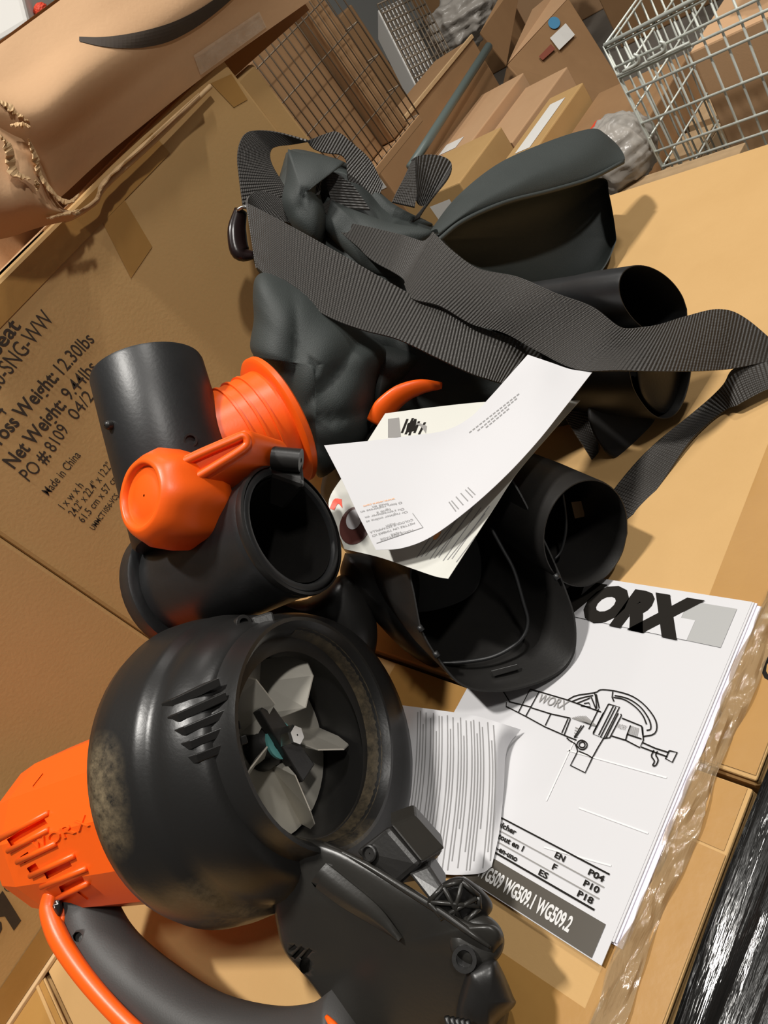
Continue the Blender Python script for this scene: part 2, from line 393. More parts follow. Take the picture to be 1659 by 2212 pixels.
# ---- clear stretch film bunched along the rim and the black wrapped carton beside it
fr = []
for k, (dx, dz) in enumerate([(-.010, .001), (-.006, .004), (-.001, .006), (.004, .003), (.008, .001)]):
    fr.append([np.array([-.2545+dx+.002*math.sin(j*1.7+k), y, .002+dz*(1+.5*math.sin(j*2.3+k*1.3))]) for j, y in enumerate(np.linspace(-.32, .40, 24))])
tag(sheet('stretch_film', fr, M_film, nu=120, nv=9, thick=.0003, disp=lambda u, v: .0026*math.sin(40*u+9*v)*math.sin(13*v)+.0016*math.sin(101*u-9*v)), 'shiny bunched clear stretch film along the carton rim beside the manual', 'film')
for k in range(3):
    rows = [[np.array([-.268+.012*k+q*.003+.003*math.sin(3*j+k), y, .004+.004*abs(math.sin(2.1*j+k))+(.001 if q else 0)]) for j, y in enumerate(np.linspace(-.3+.05*k, .36, 16))] for q in (0, 1)]
blk = thing('wrapped_carton', 'carton wrapped in glossy black stretch film beside the manual', 'carton', (.05, .1, -.55))
rows = []
for xx, zz in [(-.2165, -.5), (-.2165, -.1), (-.2160, -.006), (-.211, .005), (-.18, .008), (-.10, .003), (.0, .006), (.3, .0)]:
    rows.append([np.array([xx+.003*math.sin(y*9+xx*40), y, zz+.003*math.sin(y*14+xx*90)]) for y in np.linspace(-.7, .93, 20)])
sheet('film_wrap', rows, M_bfilm, blk, nu=160, nv=40, thick=.004, disp=lambda u, v: .003*math.sin(13*u+40*v)*math.sin(70*v)+.002*math.sin(90*v+9*u)+.0015*math.sin(210*v+5*u))
abox('carton_body', (-.195, -.69, -.55), (.3, .92, -.03), M_card, blk)

# ---- the stacked cartons that stand as a wall at the left
txt = thing('printed_carton', 'tall carton with gross and net weight printed on its side', 'carton', (WALLX-.2, .34, 0))
abox('carton_body', (WALLX-.42, .036, 0), (WALLX, .645, .503), M_cardw, txt, bevel=.005)
def wfn(p0, x0=WALLX, dy=1.0, dz=0.0):
    return lambda x, y: (x0+.0006, p0[1]+x*dy-y*dz, p0[2]+x*dz+y*dy)
def wall_text(s, a, b, m=M_ink, bold=0, cap=None, parent=txt, x0=WALLX, space=1.0):
    A = WX(*a, x0); B = WX(*b, x0); w = B[1]-A[1]; t = (B[2]-A[2])/w; L = math.hypot(w, B[2]-A[2]); cs = w/L; sn = (B[2]-A[2])/L
    return text_fit('printed_text', s, wfn(A, x0, cs, sn), m, parent, L, cap, bold, 0, space)
wall_text('g Seat', (-28, 800), (46, 705), bold=.018, cap=.0155)
wall_text('20-SNG-WW', (-6, 848), (118, 690), cap=.0175)
wall_text('4', (5, 903), (16, 890), cap=.0155)
wall_text('Gross Weight:', (-18, 984), (128, 818), bold=.020, cap=.0155)
wall_text('12.30lbs', (137, 810), (205, 736), cap=.0155, bold=.005)
wall_text('Net Weight:', (30, 1013), (144, 877), bold=.020, cap=.0155)
wall_text('9.44lbs', (152, 866), (212, 796), cap=.0155, bold=.005)
wall_text('PO', (63, 1041), (91, 1012), cap=.0155)
wall_text('#:', (96, 1004), (111, 985), cap=.0145, bold=.02)
wall_text('8109', (117, 978), (150, 929), cap=.0145)
wall_text('04/2', (165, 909), (205, 858), cap=.0145)
wall_text('Made in China', (105, 1071), (175, 984), cap=.010, bold=.004)
wall_text('l x w x h', (139, 1101), (181, 1050), cap=.0095, bold=.004)
wall_text('24.2" x 22.4" x 12.2"', (160, 1117), (243, 1007), cap=.0095, bold=.004)
wall_text('61.5 cm x 57 cm x 31 cm', (180, 1130), (296, 983), cap=.0090, bold=.004)
wall_text('UMMCT1056-VCS', (203, 1146), (257, 1072), cap=.0068, bold=.012)
bv_txt = BVHTree.FromPolygons([Vector((WALLX, .03, 0)), Vector((WALLX, .645, 0)), Vector((WALLX, .645, .51)), Vector((WALLX, .03, .51))], [(0, 1, 2, 3)])
decal('packing_tape', [(205, 448), (283, 601)], [(262, 420), (329, 533)], bv_txt, M_tape, txt, n=6, off=.0008)
decal('packing_tape', [(455, 180), (505, 232)], [(500, 160), (535, 215)], bv_txt, M_tape, txt, n=4, off=.0008)
# tape along its left top rim
mk('packing_tape', [(WALLX+.001, .037, .498), (WALLX+.001, .50, .498), (WALLX+.001, .50, .470), (WALLX+.001, .037, .470)], [(0, 1, 2, 3)], M_tape, txt)

logo = thing('printed_carton', 'tan carton printed with a big dark word ending in y', 'carton', (WALLX-.2, -.28, 0))
abox('carton_body', (WALLX-.42, -.62, .001), (WALLX+.020, .0345, .503), M_card, logo, bevel=.004)
LX = WALLX+.020
wall_text('by', (-26, 2044), (48, 1942), bold=.055, cap=.036, parent=logo, x0=LX)
A = WX(27, 1915, LX)
text_fit('printed_mark', '®', wfn(A-np.array([0, .006, .004]), LX), M_ink, logo, .010, .013)
mk('packing_tape', [(LX+.0007, -.61, .006), (LX+.0007, .02, .006), (LX+.0007, .02, .038), (LX+.0007, -.61, .034)], [(0, 1, 2, 3)], M_tape, logo)
abox('edge_strip', (LX-.004, -.61, .0005), (LX+.006, .02, .005), M_cardl, logo, bevel=.001)

# ---- torn parcel with the swoosh on top of the printed carton
torn = thing('torn_parcel', 'torn pinkish cardboard parcel with a dark curved swoosh mark', 'box', (WALLX-.1, .55, .505))
def tp(x, y, dx): return WX(x, y, WALLX+dx)
rows = [[tp(-60, 135, .0), tp(0, 95, .0), tp(130, 0, .0), tp(330, -150, .0), tp(620, -370, .0)],
        [tp(-70, 185, .018), tp(20, 165, .02), tp(155, 75, .02), tp(345, -60, .018), tp(640, -270, .014)],
        [tp(-50, 222, .044), tp(70, 244, .050), tp(190, 160, .046), tp(370, 35, .034), tp(660, -170, .024)],
        [tp(10, 330, .026), tp(105, 335, .028), tp(235, 235, .026), tp(405, 102, .020), tp(680, -98, .014)],
        [tp(112, 424, .006), tp(138, 420, .006), tp(272, 300, .006), tp(440, 166, .006), tp(708, -26, .008)]]
side, bv_side = sheet('side_panel', rows, M_card2, torn, nu=50, nv=40, thick=.004, ret=True, disp=lambda u, v: .0012*math.sin(13*u+3*v)*math.sin(5*v))
rows = [[tp(-60, 235, .030), tp(5, 262, .034), tp(50, 300, .040), tp(85, 355, .038), tp(128, 437, .02)],
        [tp(-70, 330, .06), tp(0, 350, .062), tp(55, 385, .06), tp(98, 425, .05), tp(140, 452, .03)],
        [tp(-70, 430, .066), tp(0, 440, .066), tp(60, 445, .062), tp(115, 455, .05), tp(152, 460, .034)],
        [tp(-70, 525, .03), tp(0, 514, .03), tp(60, 502, .03), tp(125, 480, .028), tp(168, 466, .02)]]
endp, bv_end = sheet('end_panel', rows, M_card2, torn, nu=36, nv=36, thick=.004, ret=True, disp=lambda u, v: .0015*math.sin(11*u+5*v))
fa = [(455, 186), (335, 303), (230, 400), (206, 436), (162, 466), (138, 476)]; fd = [-.03, -.05, -.05, -.05, -.04, -.03]
rows = [[tp(x, y, d) for (x, y), d in zip(fa, fd)], [tp(x, y, d)+np.array([-.16, .0, .0]) for (x, y), d in zip(fa, fd)]]
rows = [[np.array([p[0], p[1], max(p[2], .5055)]) for p in r] for r in rows]
sheet('bottom_flap', rows, M_card2, torn, nu=40, nv=14, thick=.004)
tube('flap_edge', [tp(x, y, .008+d*.5) for (x, y), d in zip(fa, [.006, .010, .014, .018, .024, .026])], .0028, M_cardl, torn, seg=6, n=40)
# torn ragged corner strips: flat irregular slips of the outer liner
def jag(pts, w, dx, seed):
    rs = random.Random(seed); P = cr([np.array(p, float) for p in pts], 22); V = []
    for i, p in enumerate(P):
        d = nrm(P[min(i+1, 21)]-P[max(i-1, 0)]); q = np.array([-d[1], d[0]])*w*(.25+.9*rs.random())*math.sin(math.pi*(i+.6)/22.2); V += [tp(*(p-q*.35), dx), tp(*(p+q), dx+.004+.006*rs.random())]
    Fc = [(2*i, 2*i+1, 2*i+3, 2*i+2) for i in range(21)]
    o = mk('torn_paper_edge', V, Fc, M_cardl, torn); sm = o.modifiers.new('solid', 'SOLIDIFY'); sm.thickness = .0012
for k, (pts, w, dx) in enumerate([([(-10, 212), (20, 226), (46, 244), (64, 262)], 12, .044), ([(66, 252), (95, 246), (125, 215), (190, 165)], 5, .036), ([(60, 300), (78, 340), (88, 380), (128, 432)], 12, .046), ([(0, 292), (22, 322), (32, 370), (66, 388)], 17, .066),
                                ([(98, 400), (120, 424), (150, 436), (172, 420)], 8, .034), ([(22, 272), (48, 268), (66, 276)], 10, .054), ([(160, 462), (205, 430), (222, 392), (300, 318), (430, 200)], 6, .016), ([(76, 386), (84, 398), (82, 412)], 9, .066), ([(100, 470), (130, 462), (170, 452)], 7, .045)]): jag(pts, w, dx, k)
pb = [tp(-60, 120, -.002), tp(640, -380, -.002), tp(712, -20, 0), tp(10, 470, 0)]
for k, (a, b) in enumerate([(rows, None)]): pass
mk('top_panel', [tp(-60, 132, .0), tp(620, -372, .0), tp(620, -372, .0)+np.array([-.35, 0, 0]), tp(-60, 132, 0)+np.array([-.35, 0, 0])], [(0, 1, 2, 3)], M_card2, torn)
mk('rear_panel', [tp(-60, 132, 0)+np.array([-.35, -.1, .0]), tp(620, -372, 0)+np.array([-.35, .05, 0]), np.array([WALLX-.35, .95, .46]), np.array([WALLX-.35, .22, .46])], [(0, 1, 2, 3)], M_card2, torn)
mk('hidden_end_panel', [np.array([WALLX+.002, .80, .47]), np.array([WALLX-.35, .80, .47]), np.array([WALLX-.35, .80, .70]), np.array([WALLX+.002, .80, .70])], [(0, 1, 2, 3)], M_card2, torn)
mk('bottom_panel', [np.array([WALLX-.10, .25, .506]), np.array([WALLX-.35, .25, .506]), np.array([WALLX-.35, .80, .506]), np.array([WALLX-.10, .80, .500])], [(0, 1, 2, 3)], M_card2, torn)
decal('swoosh_mark', [(171, 79), (215, 80), (265, 75), (320, 64), (375, 47), (430, 20), (480, -14), (520, -48)], [(171, 89), (215, 99), (265, 104), (315, 102), (370, 88), (430, 55), (492, 6), (535, -38)], bv_side, M_ink, torn, n=40, rows=6, off=.0012)
decal('clear_tape', [(418, 120), (440, 178), (452, 186)], [(560, 25), (582, 72), (592, 84)], bv_side, M_ctape, torn, n=10, rows=8, off=.0018)

# ================================================================== MANUAL AND SHEETS
man = thing('instruction_manual', 'white stapled instruction manual with dark band and line drawing of a blower', 'manual', (-.38, .14, 0))
mx0, mx1, my0, my1, mz = -.488, -.270, .0015, .281, .0062
for k, (ox, oy) in enumerate([(.004, .000), (.0065, -.001), (.003, .0005), (.0015, 0)]):
    abox('page_block', (mx0+ox, my0+.016+oy, .0003+.0014*k), (mx1+ox, my1+oy, .0015+.0014*k), M_pageedge if k < 3 else M_paper, man, bevel=0)
cov = [[np.array([mx0+(mx1-mx0)*i/4, my0+(my1-my0)*j/4, mz]) for i in range(5)] for j in range(5)]
cover, bv_cov = sheet('cover_page', cov, M_paper, man, nu=24, nv=24, thick=.0004, ret=True)
zt = mz+.0007
def mp(x, y): r = ray(x, y); p = CAM+r*((zt-CAM_H)/r[2]); return p
def mfn(x0, y0): return lambda x, y: (x0+x, y0+y, zt+.0003+(.0035 if False else 0))
def mrect(name, x0, x1, y0, y1, m, dz=0): return mk(name, [(x0, y0, zt+dz), (x1, y0, zt+dz), (x1, y1, zt+dz), (x0, y1, zt+dz)], [(0, 1, 2, 3)], m, man)
mrect('title_panel', -.487, -.2785, .2375, .2725, M_printg if False else mat('light_grey_print', (.36, .36, .355), .6), 0)
text_fit('title_lettering', 'WORX', lambda x, y: (-.452+x, .2395+y, zt+.0006), M_print, man, .147, .0335, bold=.08, shear=.22, space=.95)
# white letter field left of the X inside the panel
mrect('title_field', -.487, -.318, .2374, .2727, M_paper, .0003)
mrect('title_field', -.320, -.306, .2374, .256, M_paper, .00025)
# dark band and its white numbers
mrect('band', mx0+.0005, -.2775, .0022, .0245, M_band, 0)
text_fit('band_lettering', 'WG509 WG509.1 WG509.2', lambda x, y: (-.386+x, .0080+y, zt+.0004), M_wht, man, .087, .0100, bold=.035)
for yy, h, m in [(.0535, .0012, M_print), (.0445, .0009, M_printg), (.0365, .0009, M_printg), (.0285, .0014, M_print)]: mrect('table_rule', -.487, -.2885, yy-.0005, yy-.0005+h, m, .0001)
for s, x0, yy, w in [('Electric blower/vac/mulcher', -.452, .047, .082), ('Souffleur/aspirateur/broyeur tout en 1', -.466, .039, .108), ('Soplador/aspirador/mulcher todo-en-uno', -.466, .0305, .107),
                     ('EN', -.332, .0465, .0085), ('F', -.330, .0385, .0035), ('ES', -.338, .0305, .0080), ('P04', -.303, .0470, .0125), ('P10', -.303, .039, .0125), ('P18', -.304, .031, .0125)]:
    text_fit('table_text', s, (lambda x0, yy: (lambda x, y: (x0+x, yy+y, zt+.0004)))(x0, yy), M_print, man, w, .0042, bold=.03)
# show-through of the next page
for q in [((1225, 1620), (1440, 1680)), ((1250, 1745), (1400, 1800)), ((1175, 1830), (1320, 1870)), ((1240, 1600), (1180, 1730))]:
    a, b = mp(*q[0]), mp(*q[1]); d = nrm(b-a); nn = np.array([-d[1], d[0], 0])*.0006
    mk('show_through_line', [a-nn, b-nn, b+nn, a+nn], [(0, 1, 2, 3)], M_printl, man)
# line drawing (traced on the page)
def zl(x, y): return (1060+x*.2652, 1440+y*.2652)
def ink(pts, w=.0010, m=M_print, n=None, close=False):
    P = [mp(*zl(*p)) for p in pts]
    if close: P.append(P[0])
    if n: P = cr(P, n)
    V = []; 
    for i, p in enumerate(P):
        d = nrm(P[min(i+1, len(P)-1)]-P[max(i-1, 0)]); q = np.array([-d[1], d[0], 0])*w/2; V += [p-q+np.array([0, 0, .0003]), p+q+np.array([0, 0, .0003])]
    return mk('drawing_line', V, [(2*i, 2*i+1, 2*i+3, 2*i+2) for i in range(len(P)-1)], m, man)
D = [([(105, 205), (155, 285)], 0), ([(130, 290), (128, 325), (285, 405), (330, 330), (150, 285)], 0), ([(320, 190), (225, 375)], 0), ([(395, 205), (285, 405)], 0), ([(320, 185), (400, 205), (620, 270), (900, 370)], 0),
     ([(330, 335), (490, 385), (650, 420)], 0), ([(285, 405), (440, 490), (600, 560), (700, 600)], 0), ([(490, 385), (445, 480)], 0), ([(630, 425), (580, 540)], 0), ([(650, 425), (600, 555)], 0),
     ([(630, 270), (700, 235), (850, 212), (890, 190), (950, 190), (1040, 205), (1150, 240), (1250, 310), (1330, 410), (1355, 490), (1330, 550), (1240, 570)], 30),
     ([(660, 285), (740, 255), (835, 235)], 10), ([(700, 300), (800, 260), (820, 250), (860, 350)], 0), ([(760, 300), (800, 295), (815, 330), (735, 320)], 0), ([(860, 225), (885, 340)], 0), ([(845, 215), (855, 240), (865, 340)], 0),
     ([(1000, 250), (1090, 270), (1180, 330), (1240, 400), (1270, 470)], 20), ([(1010, 235), (1120, 262), (1220, 330), (1290, 430), (1305, 505), (1270, 520)], 20), ([(995, 205), (990, 250), (1005, 285)], 0),
     ([(880, 345), (800, 510)], 0), ([(920, 375), (835, 540)], 0), ([(960, 305), (1050, 330), (920, 585), (835, 550), (960, 305)], 0), ([(1000, 320), (880, 560)], 0), ([(1020, 330), (895, 575)], 0), ([(1060, 385), (1065, 400), (970, 580), (920, 585)], 0), ([(1040, 380), (940, 580)], 0),
     ([(1070, 420), (1230, 485), (1240, 560)], 0), ([(985, 565), (1100, 600), (1215, 660), (1245, 600), (1235, 490)], 0), ([(1140, 480), (1110, 560), (1100, 600)], 0), ([(1110, 550), (1230, 590)], 0),
     ([(1240, 620), (1340, 665), (1450, 700)], 0), ([(1225, 655), (1330, 695), (1440, 735)], 0), ([(1455, 685), (1520, 700), (1480, 780), (1425, 750), (1455, 685)], 0), ([(1330, 680), (1310, 730), (1335, 770), (1320, 805), (1345, 805), (1365, 760), (1345, 720), (1360, 690)], 18),
     ([(760, 480), (690, 580)], 0), ([(740, 480), (680, 580)], 0), ([(620, 580), (640, 600), (690, 630), (710, 690), (650, 805), (770, 865), (830, 740), (880, 650), (920, 585)], 0), ([(720, 690), (790, 720), (830, 745)], 0),
     ([(700, 640), (715, 610), (745, 600), (780, 620), (785, 650), (760, 675), (725, 670), (700, 640)], 18), ([(720, 640), (730, 620), (755, 615), (770, 640), (755, 660), (730, 655), (720, 640)], 14)]
for pts, n in D: ink(pts, n=n or None)
for k in range(9): ink([(660+k*14, 410-k*2+abs(4-k)*2), (790+k*10, 470+k*3-abs(4-k))], w=.0006, m=M_printg)
for k in range(6): ink([(1140+k*13, 480+k*4), (1125+k*13, 545+k*5)], w=.0005, m=M_printg)
for k in range(4): ink([(690-k*4, 495+k*22), (720-k*4, 510+k*22)], w=.0008, m=M_printg)
def zfn(p, d, up):
    A0 = mp(*zl(*p)); A1 = mp(*zl(*d)); e = nrm(A1-A0); w = np.array([-e[1], e[0], 0])
    return (lambda x, y: A0+e*x+w*y+np.array([0, 0, .0004])), np.linalg.norm(A1-A0)
fn, w_ = zfn((385, 290), (610, 355), None); text_fit('drawing_lettering', 'WORX', fn, M_printg, man, w_, .0085, shear=.2)
fn, w_ = zfn((1028, 500), (1100, 520), None); text_fit('drawing_lettering', 'WORX', fn, M_printg, man, w_, .004, shear=.2)

# ---- folded sheet of fine print between blower and manual
sh = thing('instruction_sheet', 'curled white sheet of fine print lying half on the manual', 'paper', (-.46, .06, 0))
def tz(x, y, z): return T(x, y, z)
rows = [[tz(800, 1515, .004), tz(865, 1523, .010), tz(940, 1533, .022), tz(1020, 1545, .026), tz(1075, 1560, .030), tz(1125, 1576, .012)],
        [tz(810, 1600, .006), tz(880, 1605, .012), tz(945, 1610, .024), tz(1020, 1615, .028), tz(1068, 1612, .028), tz(1095, 1620, .010)],
        [tz(820, 1700, .006), tz(890, 1710, .010), tz(950, 1715, .014), tz(1010, 1715, .018), tz(1062, 1710, .022), tz(1088, 1712, .009)],
        [tz(810, 1800, .006), tz(880, 1810, .008), tz(945, 1815, .010), tz(1000, 1815, .012), tz(1050, 1810, .014), tz(1078, 1800, .009)],
        [tz(800, 1870, .006), tz(870, 1880, .008), tz(930, 1886, .009), tz(985, 1890, .010), tz(1040, 1886, .011), tz(1062, 1872, .009)]]
so, bv_sh = sheet('paper_sheet', rows, M_paper, sh, nu=40, nv=40, thick=.0003, ret=True)
x = 876.0; k = 0
while x < 1062:
    gap = [6.5, 6.5, 6.5, 11, 6.5, 6.5, 6.5, 6.5, 13, 6.5, 6.5, 11][k % 12]
    top = 1532+(x-876)*.16+[6, 2, 30, 4, 14, 2, 40, 6][k % 8]; bot = [1880, 1860, 1790, 1875, 1840, 1880][k % 6]
    xs = lambda y, x=x: x+ (8*math.sin((y-1530)/95.0)) - (y-1700)*.10*((1062-x)/190)+10
    A = [(xs(y)-1.2, y) for y in np.linspace(top, bot, 8)]; B = [(xs(y)+1.2, y) for y in np.linspace(top, bot, 8)]
    decal('printed_line', A, B, bv_sh, M_printm, sh, n=16, off=.0006)
    x += gap; k += 1

# ================================================================== LEAFLETS ON THE PILE
lf2 = thing('leaflet', 'cream leaflet with product picture under the blank white card', 'leaflet', C(990, 1060, .74))
rows = [[C(832, 893, .745), C(940, 879, .745), C(1050, 868, .742), C(1150, 866, .732), C(1253, 865, .715)],
        [C(770, 990, .715), C(900, 985, .708), C(1010, 975, .700), C(1105, 958, .688), C(1195, 930, .675)],
        [C(712, 1075, .690), C(850, 1085, .670), C(960, 1075, .655), C(1050, 1050, .642), C(1118, 1020, .632)],
        [C(724, 1130, .680), C(810, 1150, .658), C(920, 1155, .637), C(1010, 1140, .620), C(1062, 1105, .612)],
        [C(744, 1186, .668), C(820, 1204, .645), C(890, 1228, .622), C(940, 1245, .605), C(968, 1250, .596)]]
lo, bv_l2 = sheet('leaflet_sheet', rows, M_paper2, lf2, nu=36, nv=36, thick=.0004, ret=True)
decal('printed_picture', [(838, 905), (838, 945)], [(862, 902), (866, 944)], bv_l2, M_printg, lf2, n=6, rows=4)
for a, b in [((868, 935), (880, 905)), ((876, 938), (892, 903)), ((884, 940), (897, 905)), ((895, 935), (905, 910)), ((905, 938), (918, 912))]: decal('printed_picture', [(a[0]-2.5, a[1]), (b[0]-2.5, b[1])], [(a[0]+2.5, a[1]), (b[0]+2.5, b[1])], bv_l2, M_print, lf2, n=6)
decal('printed_picture', [(880, 915), (900, 905)], [(876, 935), (897, 930)], bv_l2, M_print, lf2, n=5)
decal('printed_picture', [(885, 918), (905, 914), (922, 920)], [(885, 922), (905, 918), (920, 936)], bv_l2, M_printg, lf2, n=6)
def disc_px(name, cx, cy, rx, ry, bv, m, parent, rot=0, n=24, off=.0007):
    V = []; c = hit(bv, cx, cy, off); 
    if c is None: return
    V.append(c)
    for i in range(n):
        a = 2*math.pi*i/n; u, v = rx*math.cos(a), ry*math.sin(a); q = (cx+u*math.cos(rot)-v*math.sin(rot), cy+u*math.sin(rot)+v*math.cos(rot)); p = hit(bv, *q, off); V.append(p if p is not None else c)
    return mk(name, V, [(0, 1+i, 1+(i+1) % n) for i in range(n)], m, parent)
disc_px('printed_picture', 766, 1135, 32, 42, bv_l2, M_maroon, lf2, .3)
disc_px('printed_picture', 764, 1122, 16, 22, bv_l2, M_paper, lf2, .3, off=.0012)
decal('printed_letter', [(712, 1098), (722, 1078), (738, 1078)], [(722, 1102), (730, 1088), (740, 1098)], bv_l2, M_red, lf2, n=8)
for k in range(11):
    a = (900+k*9.5, 1205+k*1.0-(k % 3)*3); b = (985+k*9.0, 1075+k*1.5+(k*7 % 5)*6)
    decal('printed_line', [(a[0]-1, a[1]), (b[0]-1, b[1])], [(a[0]+1, a[1]), (b[0]+1, b[1])], bv_l2, M_printm, lf2, n=10)
disc_px('printed_picture', 945, 1152, 6, 16, bv_l2, M_oprint, lf2, .5)

lf1 = thing('reply_card', 'long curved white reply card with stamp box lying across the bag', 'card', C(960, 1000, .71))
# rows run along the long side (from stamp end to far end)
r0 = [(700, 962, .668), (790, 953, .668), (880, 942, .672), (960, 930, .680), (1015, 902, .694), (1060, 856, .708), (1100, 811, .722), (1140, 766, .735)]
r3 = [(812, 1188, .618), (868, 1184, .612), (930, 1160, .604), (1010, 1102, .600), (1090, 1030, .606), (1160, 955, .622), (1220, 880, .650), (1280, 803, .690)]
r1 = [(740, 1040), (840, 1030), (930, 1010), (1000, 975), (1060, 925), (1110, 868), (1155, 820), (1190, 783)]; r2 = [(775, 1115), (870, 1105), (950, 1080), (1025, 1035), (1095, 970), (1150, 905), (1195, 850), (1235, 798)]
rows = [[C(*p) for p in r0], [C(*p, (2*a[2]+b[2])/3-.004) for p, a, b in zip(r1, r0, r3)], [C(*p, (a[2]+2*b[2])/3-.004) for p, a, b in zip(r2, r0, r3)], [C(*p) for p in r3]]
l1, bv_l1 = sheet('card_sheet', rows, M_paper, lf1, nu=60, nv=24, thick=.0004, ret=True)
def ptext(s, p0, p1, upv, m, parent, bv, bold=0, off=.0006, name='printed_text'):
    v, f = text_mesh(s, bold); x0, x1 = v[:, 0].min(), v[:, 0].max(); p0 = np.array(p0); e = (np.array(p1)-p0)/(x1-x0); up = np.array(upv)/.72; V = []
    for q in v:
        z = p0+e*(q[0]-x0)+up*q[1]; h = hit(bv, z[0], z[1], off); V.append(h if h is not None else (V[-1] if V else C(z[0], z[1], .7)))
    return mk(name, V, f, m, parent)
def zz(x, y): return (760+x*.18083, 1000+y*.18083)
for s, a, b in [('Or register online at', (660, 570), (165, 690)), ('Ou s\u2019enregistrer en', (620, 535), (155, 640)), ('ligne \u00e0', (455, 540), (290, 585)), ('O bien, reg\u00edstrese en', (595, 460), (100, 575)), ('l\u00ednea en', (430, 475), (240, 515))]:
    ptext(s, zz(*a), zz(*b), (1.3, 4.6), M_printm, lf1, bv_l1)
ptext('www.worx.com', zz(510, 415), zz(135, 505), (1.2, 4.6), M_oprint, lf1, bv_l1)
for s, a, b in [('PLACE POSTAGE', (725, 790), (335, 905)), ('HERE', (580, 815), (460, 850)), ('METTRE UN TIMBRE ICI', (745, 705), (240, 860)), ('COLOQUE ESTAMPILLA', (725, 665), (210, 820)), ('AQU\u00cd', (515, 710), (400, 745))]:
    ptext(s, zz(*a), zz(*b), (1.6, 4.2), M_printm, lf1, bv_l1)
def pline(pts, w, m, parent, bv, name='printed_line'):
    P = [np.array(p) for p in pts]; d = nrm(P[-1]-P[0]); q = np.array([-d[1], d[0]])*w/2
    return decal(name, [p-q for p in P], [p+q for p in P], bv, m, parent, n=14)
for a, b in [((145, 770), (725, 600)), ((725, 600), (850, 770)), ((850, 770), (245, 975)), ((245, 975), (145, 770))]: pline([zz(*a), zz(*b)], 1.3, M_printm, lf1, bv_l1, 'stamp_frame')
for a, b in [((1160, 465), (1243, 577)), ((1190, 450), (1275, 550)), ((1243, 402), (1330, 502)), ((1300, 360), (1387, 455)), ((1355, 318), (1443, 410)), ((1385, 292), (1473, 380))]: pline([zz(*a), zz(*b)], 2.4, M_printm, lf1, bv_l1, 'barcode_bar')
for a, b in [((1122, 850), (1012, 936)), ((1117, 860), (1030, 932)), ((1100, 882), (1048, 925))]:   # three faint address lines, too small to read in the photo
    a = np.array(a, float); b = np.array(b, float); nn_ = int(np.linalg.norm(b-a)/9)
    for q in range(nn_): pline([a+(b-a)*(q+.08)/nn_, a+(b-a)*(q+.80)/nn_], 2.6, M_printm, lf1, bv_l1, 'address_text')

# ================================================================== LEAF BLOWER
AX = cv(.78, -.36, -.51); AX = nrm(AX)
FC = C(658, 1600, .554)
bl = thing('leaf_blower', 'black and orange electric leaf blower head with metal fan showing', 'leaf blower', FC*np.array([1, 1, 0])+np.array([0, 0, .02]))
_, BU, BV = frame(AX)
def scroll(s, r, t):
    w = max(0, math.cos(t-.35))**1.6; f = max(0, min(1, (s+.085)/.06)); f = f*f*(3-2*f)
    return r+(.058*w)*f*(1 if r > .10 else max(0, (r-.07)/.03))
hs = lathe('fan_housing', FC, AX, [(-.112, .060), (-.112, .090), (-.109, .106), (-.101, .115), (-.090, .118), (-.075, .1168), (-.060, .1140), (-.053, .1132), (-.048, .1118), (-.0445, .1085), (-.040, .1062), (-.032, .1058), (-.022, .1038), (-.012, .0990), (-.005, .0940), (-.001, .0890), (.000, .068)], None, bl, seg=96, rfun=scroll)
bvhs = bvh_of(hs)
def hs_at(x, y): h = hit(bvhs, x, y); return C(x, y, .58) if h is None else h
M_house = dusty('housing_plastic', (.0135, .013, .0125), [(hs_at(205, 1670), .004, .030), (hs_at(212, 1730), .004, .030), (hs_at(228, 1790), .0, .026), (hs_at(440, 1960), .0, .030), (hs_at(510, 1985), .006, .034), (hs_at(580, 1990), .004, .030), (C(800, 1790, .53), .0, .03)], 110, (.24, .18, .10))
hs.data.materials.append(M_house)
# intake ring
RC = C(676, 1578, .553)
ring = lathe('intake_ring', RC, AX, [(-.075, .0725), (-.040, .0725), (-.012, .0735), (-.006, .0745), (.002, .0775), (.006, .0800), (.0095, .0822), (.0095, .0850), (.004, .0862), (-.004, .0868), (-.010, .089)], M_house, bl, seg=72)
lathe('dusty_lip', RC, AX, [(-.011, .0733), (-.004, .0748), (.0035, .0783)], dusty('lip_plastic', (.02, .018, .015), [(C(770, 1560, .55), .02, .11)], 90, (.26, .19, .10)), ring, seg=60, a0=math.radians(-110), a1=math.radians(110))
lathe('housing_cavity', RC, AX, [(-.066, .005), (-.066, .074), (-.036, .0742)], M_inner, bl, seg=48)
# fan
fan = lathe('fan_disc', RC-AX*.056, AX, [(0, .004), (.001, .055), (.002, .0705), (.0, .0708)], M_metal, bl, seg=48)
for k in range(5):
    a = math.radians(98+72*k); e = BU*math.cos(a)+BV*math.sin(a); tg = -BU*math.sin(a)+BV*math.cos(a); V = []
    for rr, h, ln in [(.016, .012, .0), (.024, .034, -.016), (.050, .038, -.022), (.062, .034, -.020), (.069, .020, -.012)]:
        p = RC-AX*.055+e*rr; q = p+AX*h+tg*ln; V += [p, q, q+tg*.0012, p+tg*.0012]
    Fc = [(j*4+x, j*4+(x+1) % 4, (j+1)*4+(x+1) % 4, (j+1)*4+x) for j in range(4) for x in range(4)]+[(0, 1, 2, 3), (16, 17, 18, 19)]
    mk('fan_blade', V, Fc, M_metal, fan)
hub = lathe('fan_hub', RC-AX*.055, AX, [(0, .020), (.012, .017), (.018, .013), (.018, .001)], M_inner, bl, seg=24)
lathe('washer', RC-AX*.036, AX, [(0, .0145), (.0025, .0145), (.0025, .009), (0, .009)], M_teal, hub, seg=24)
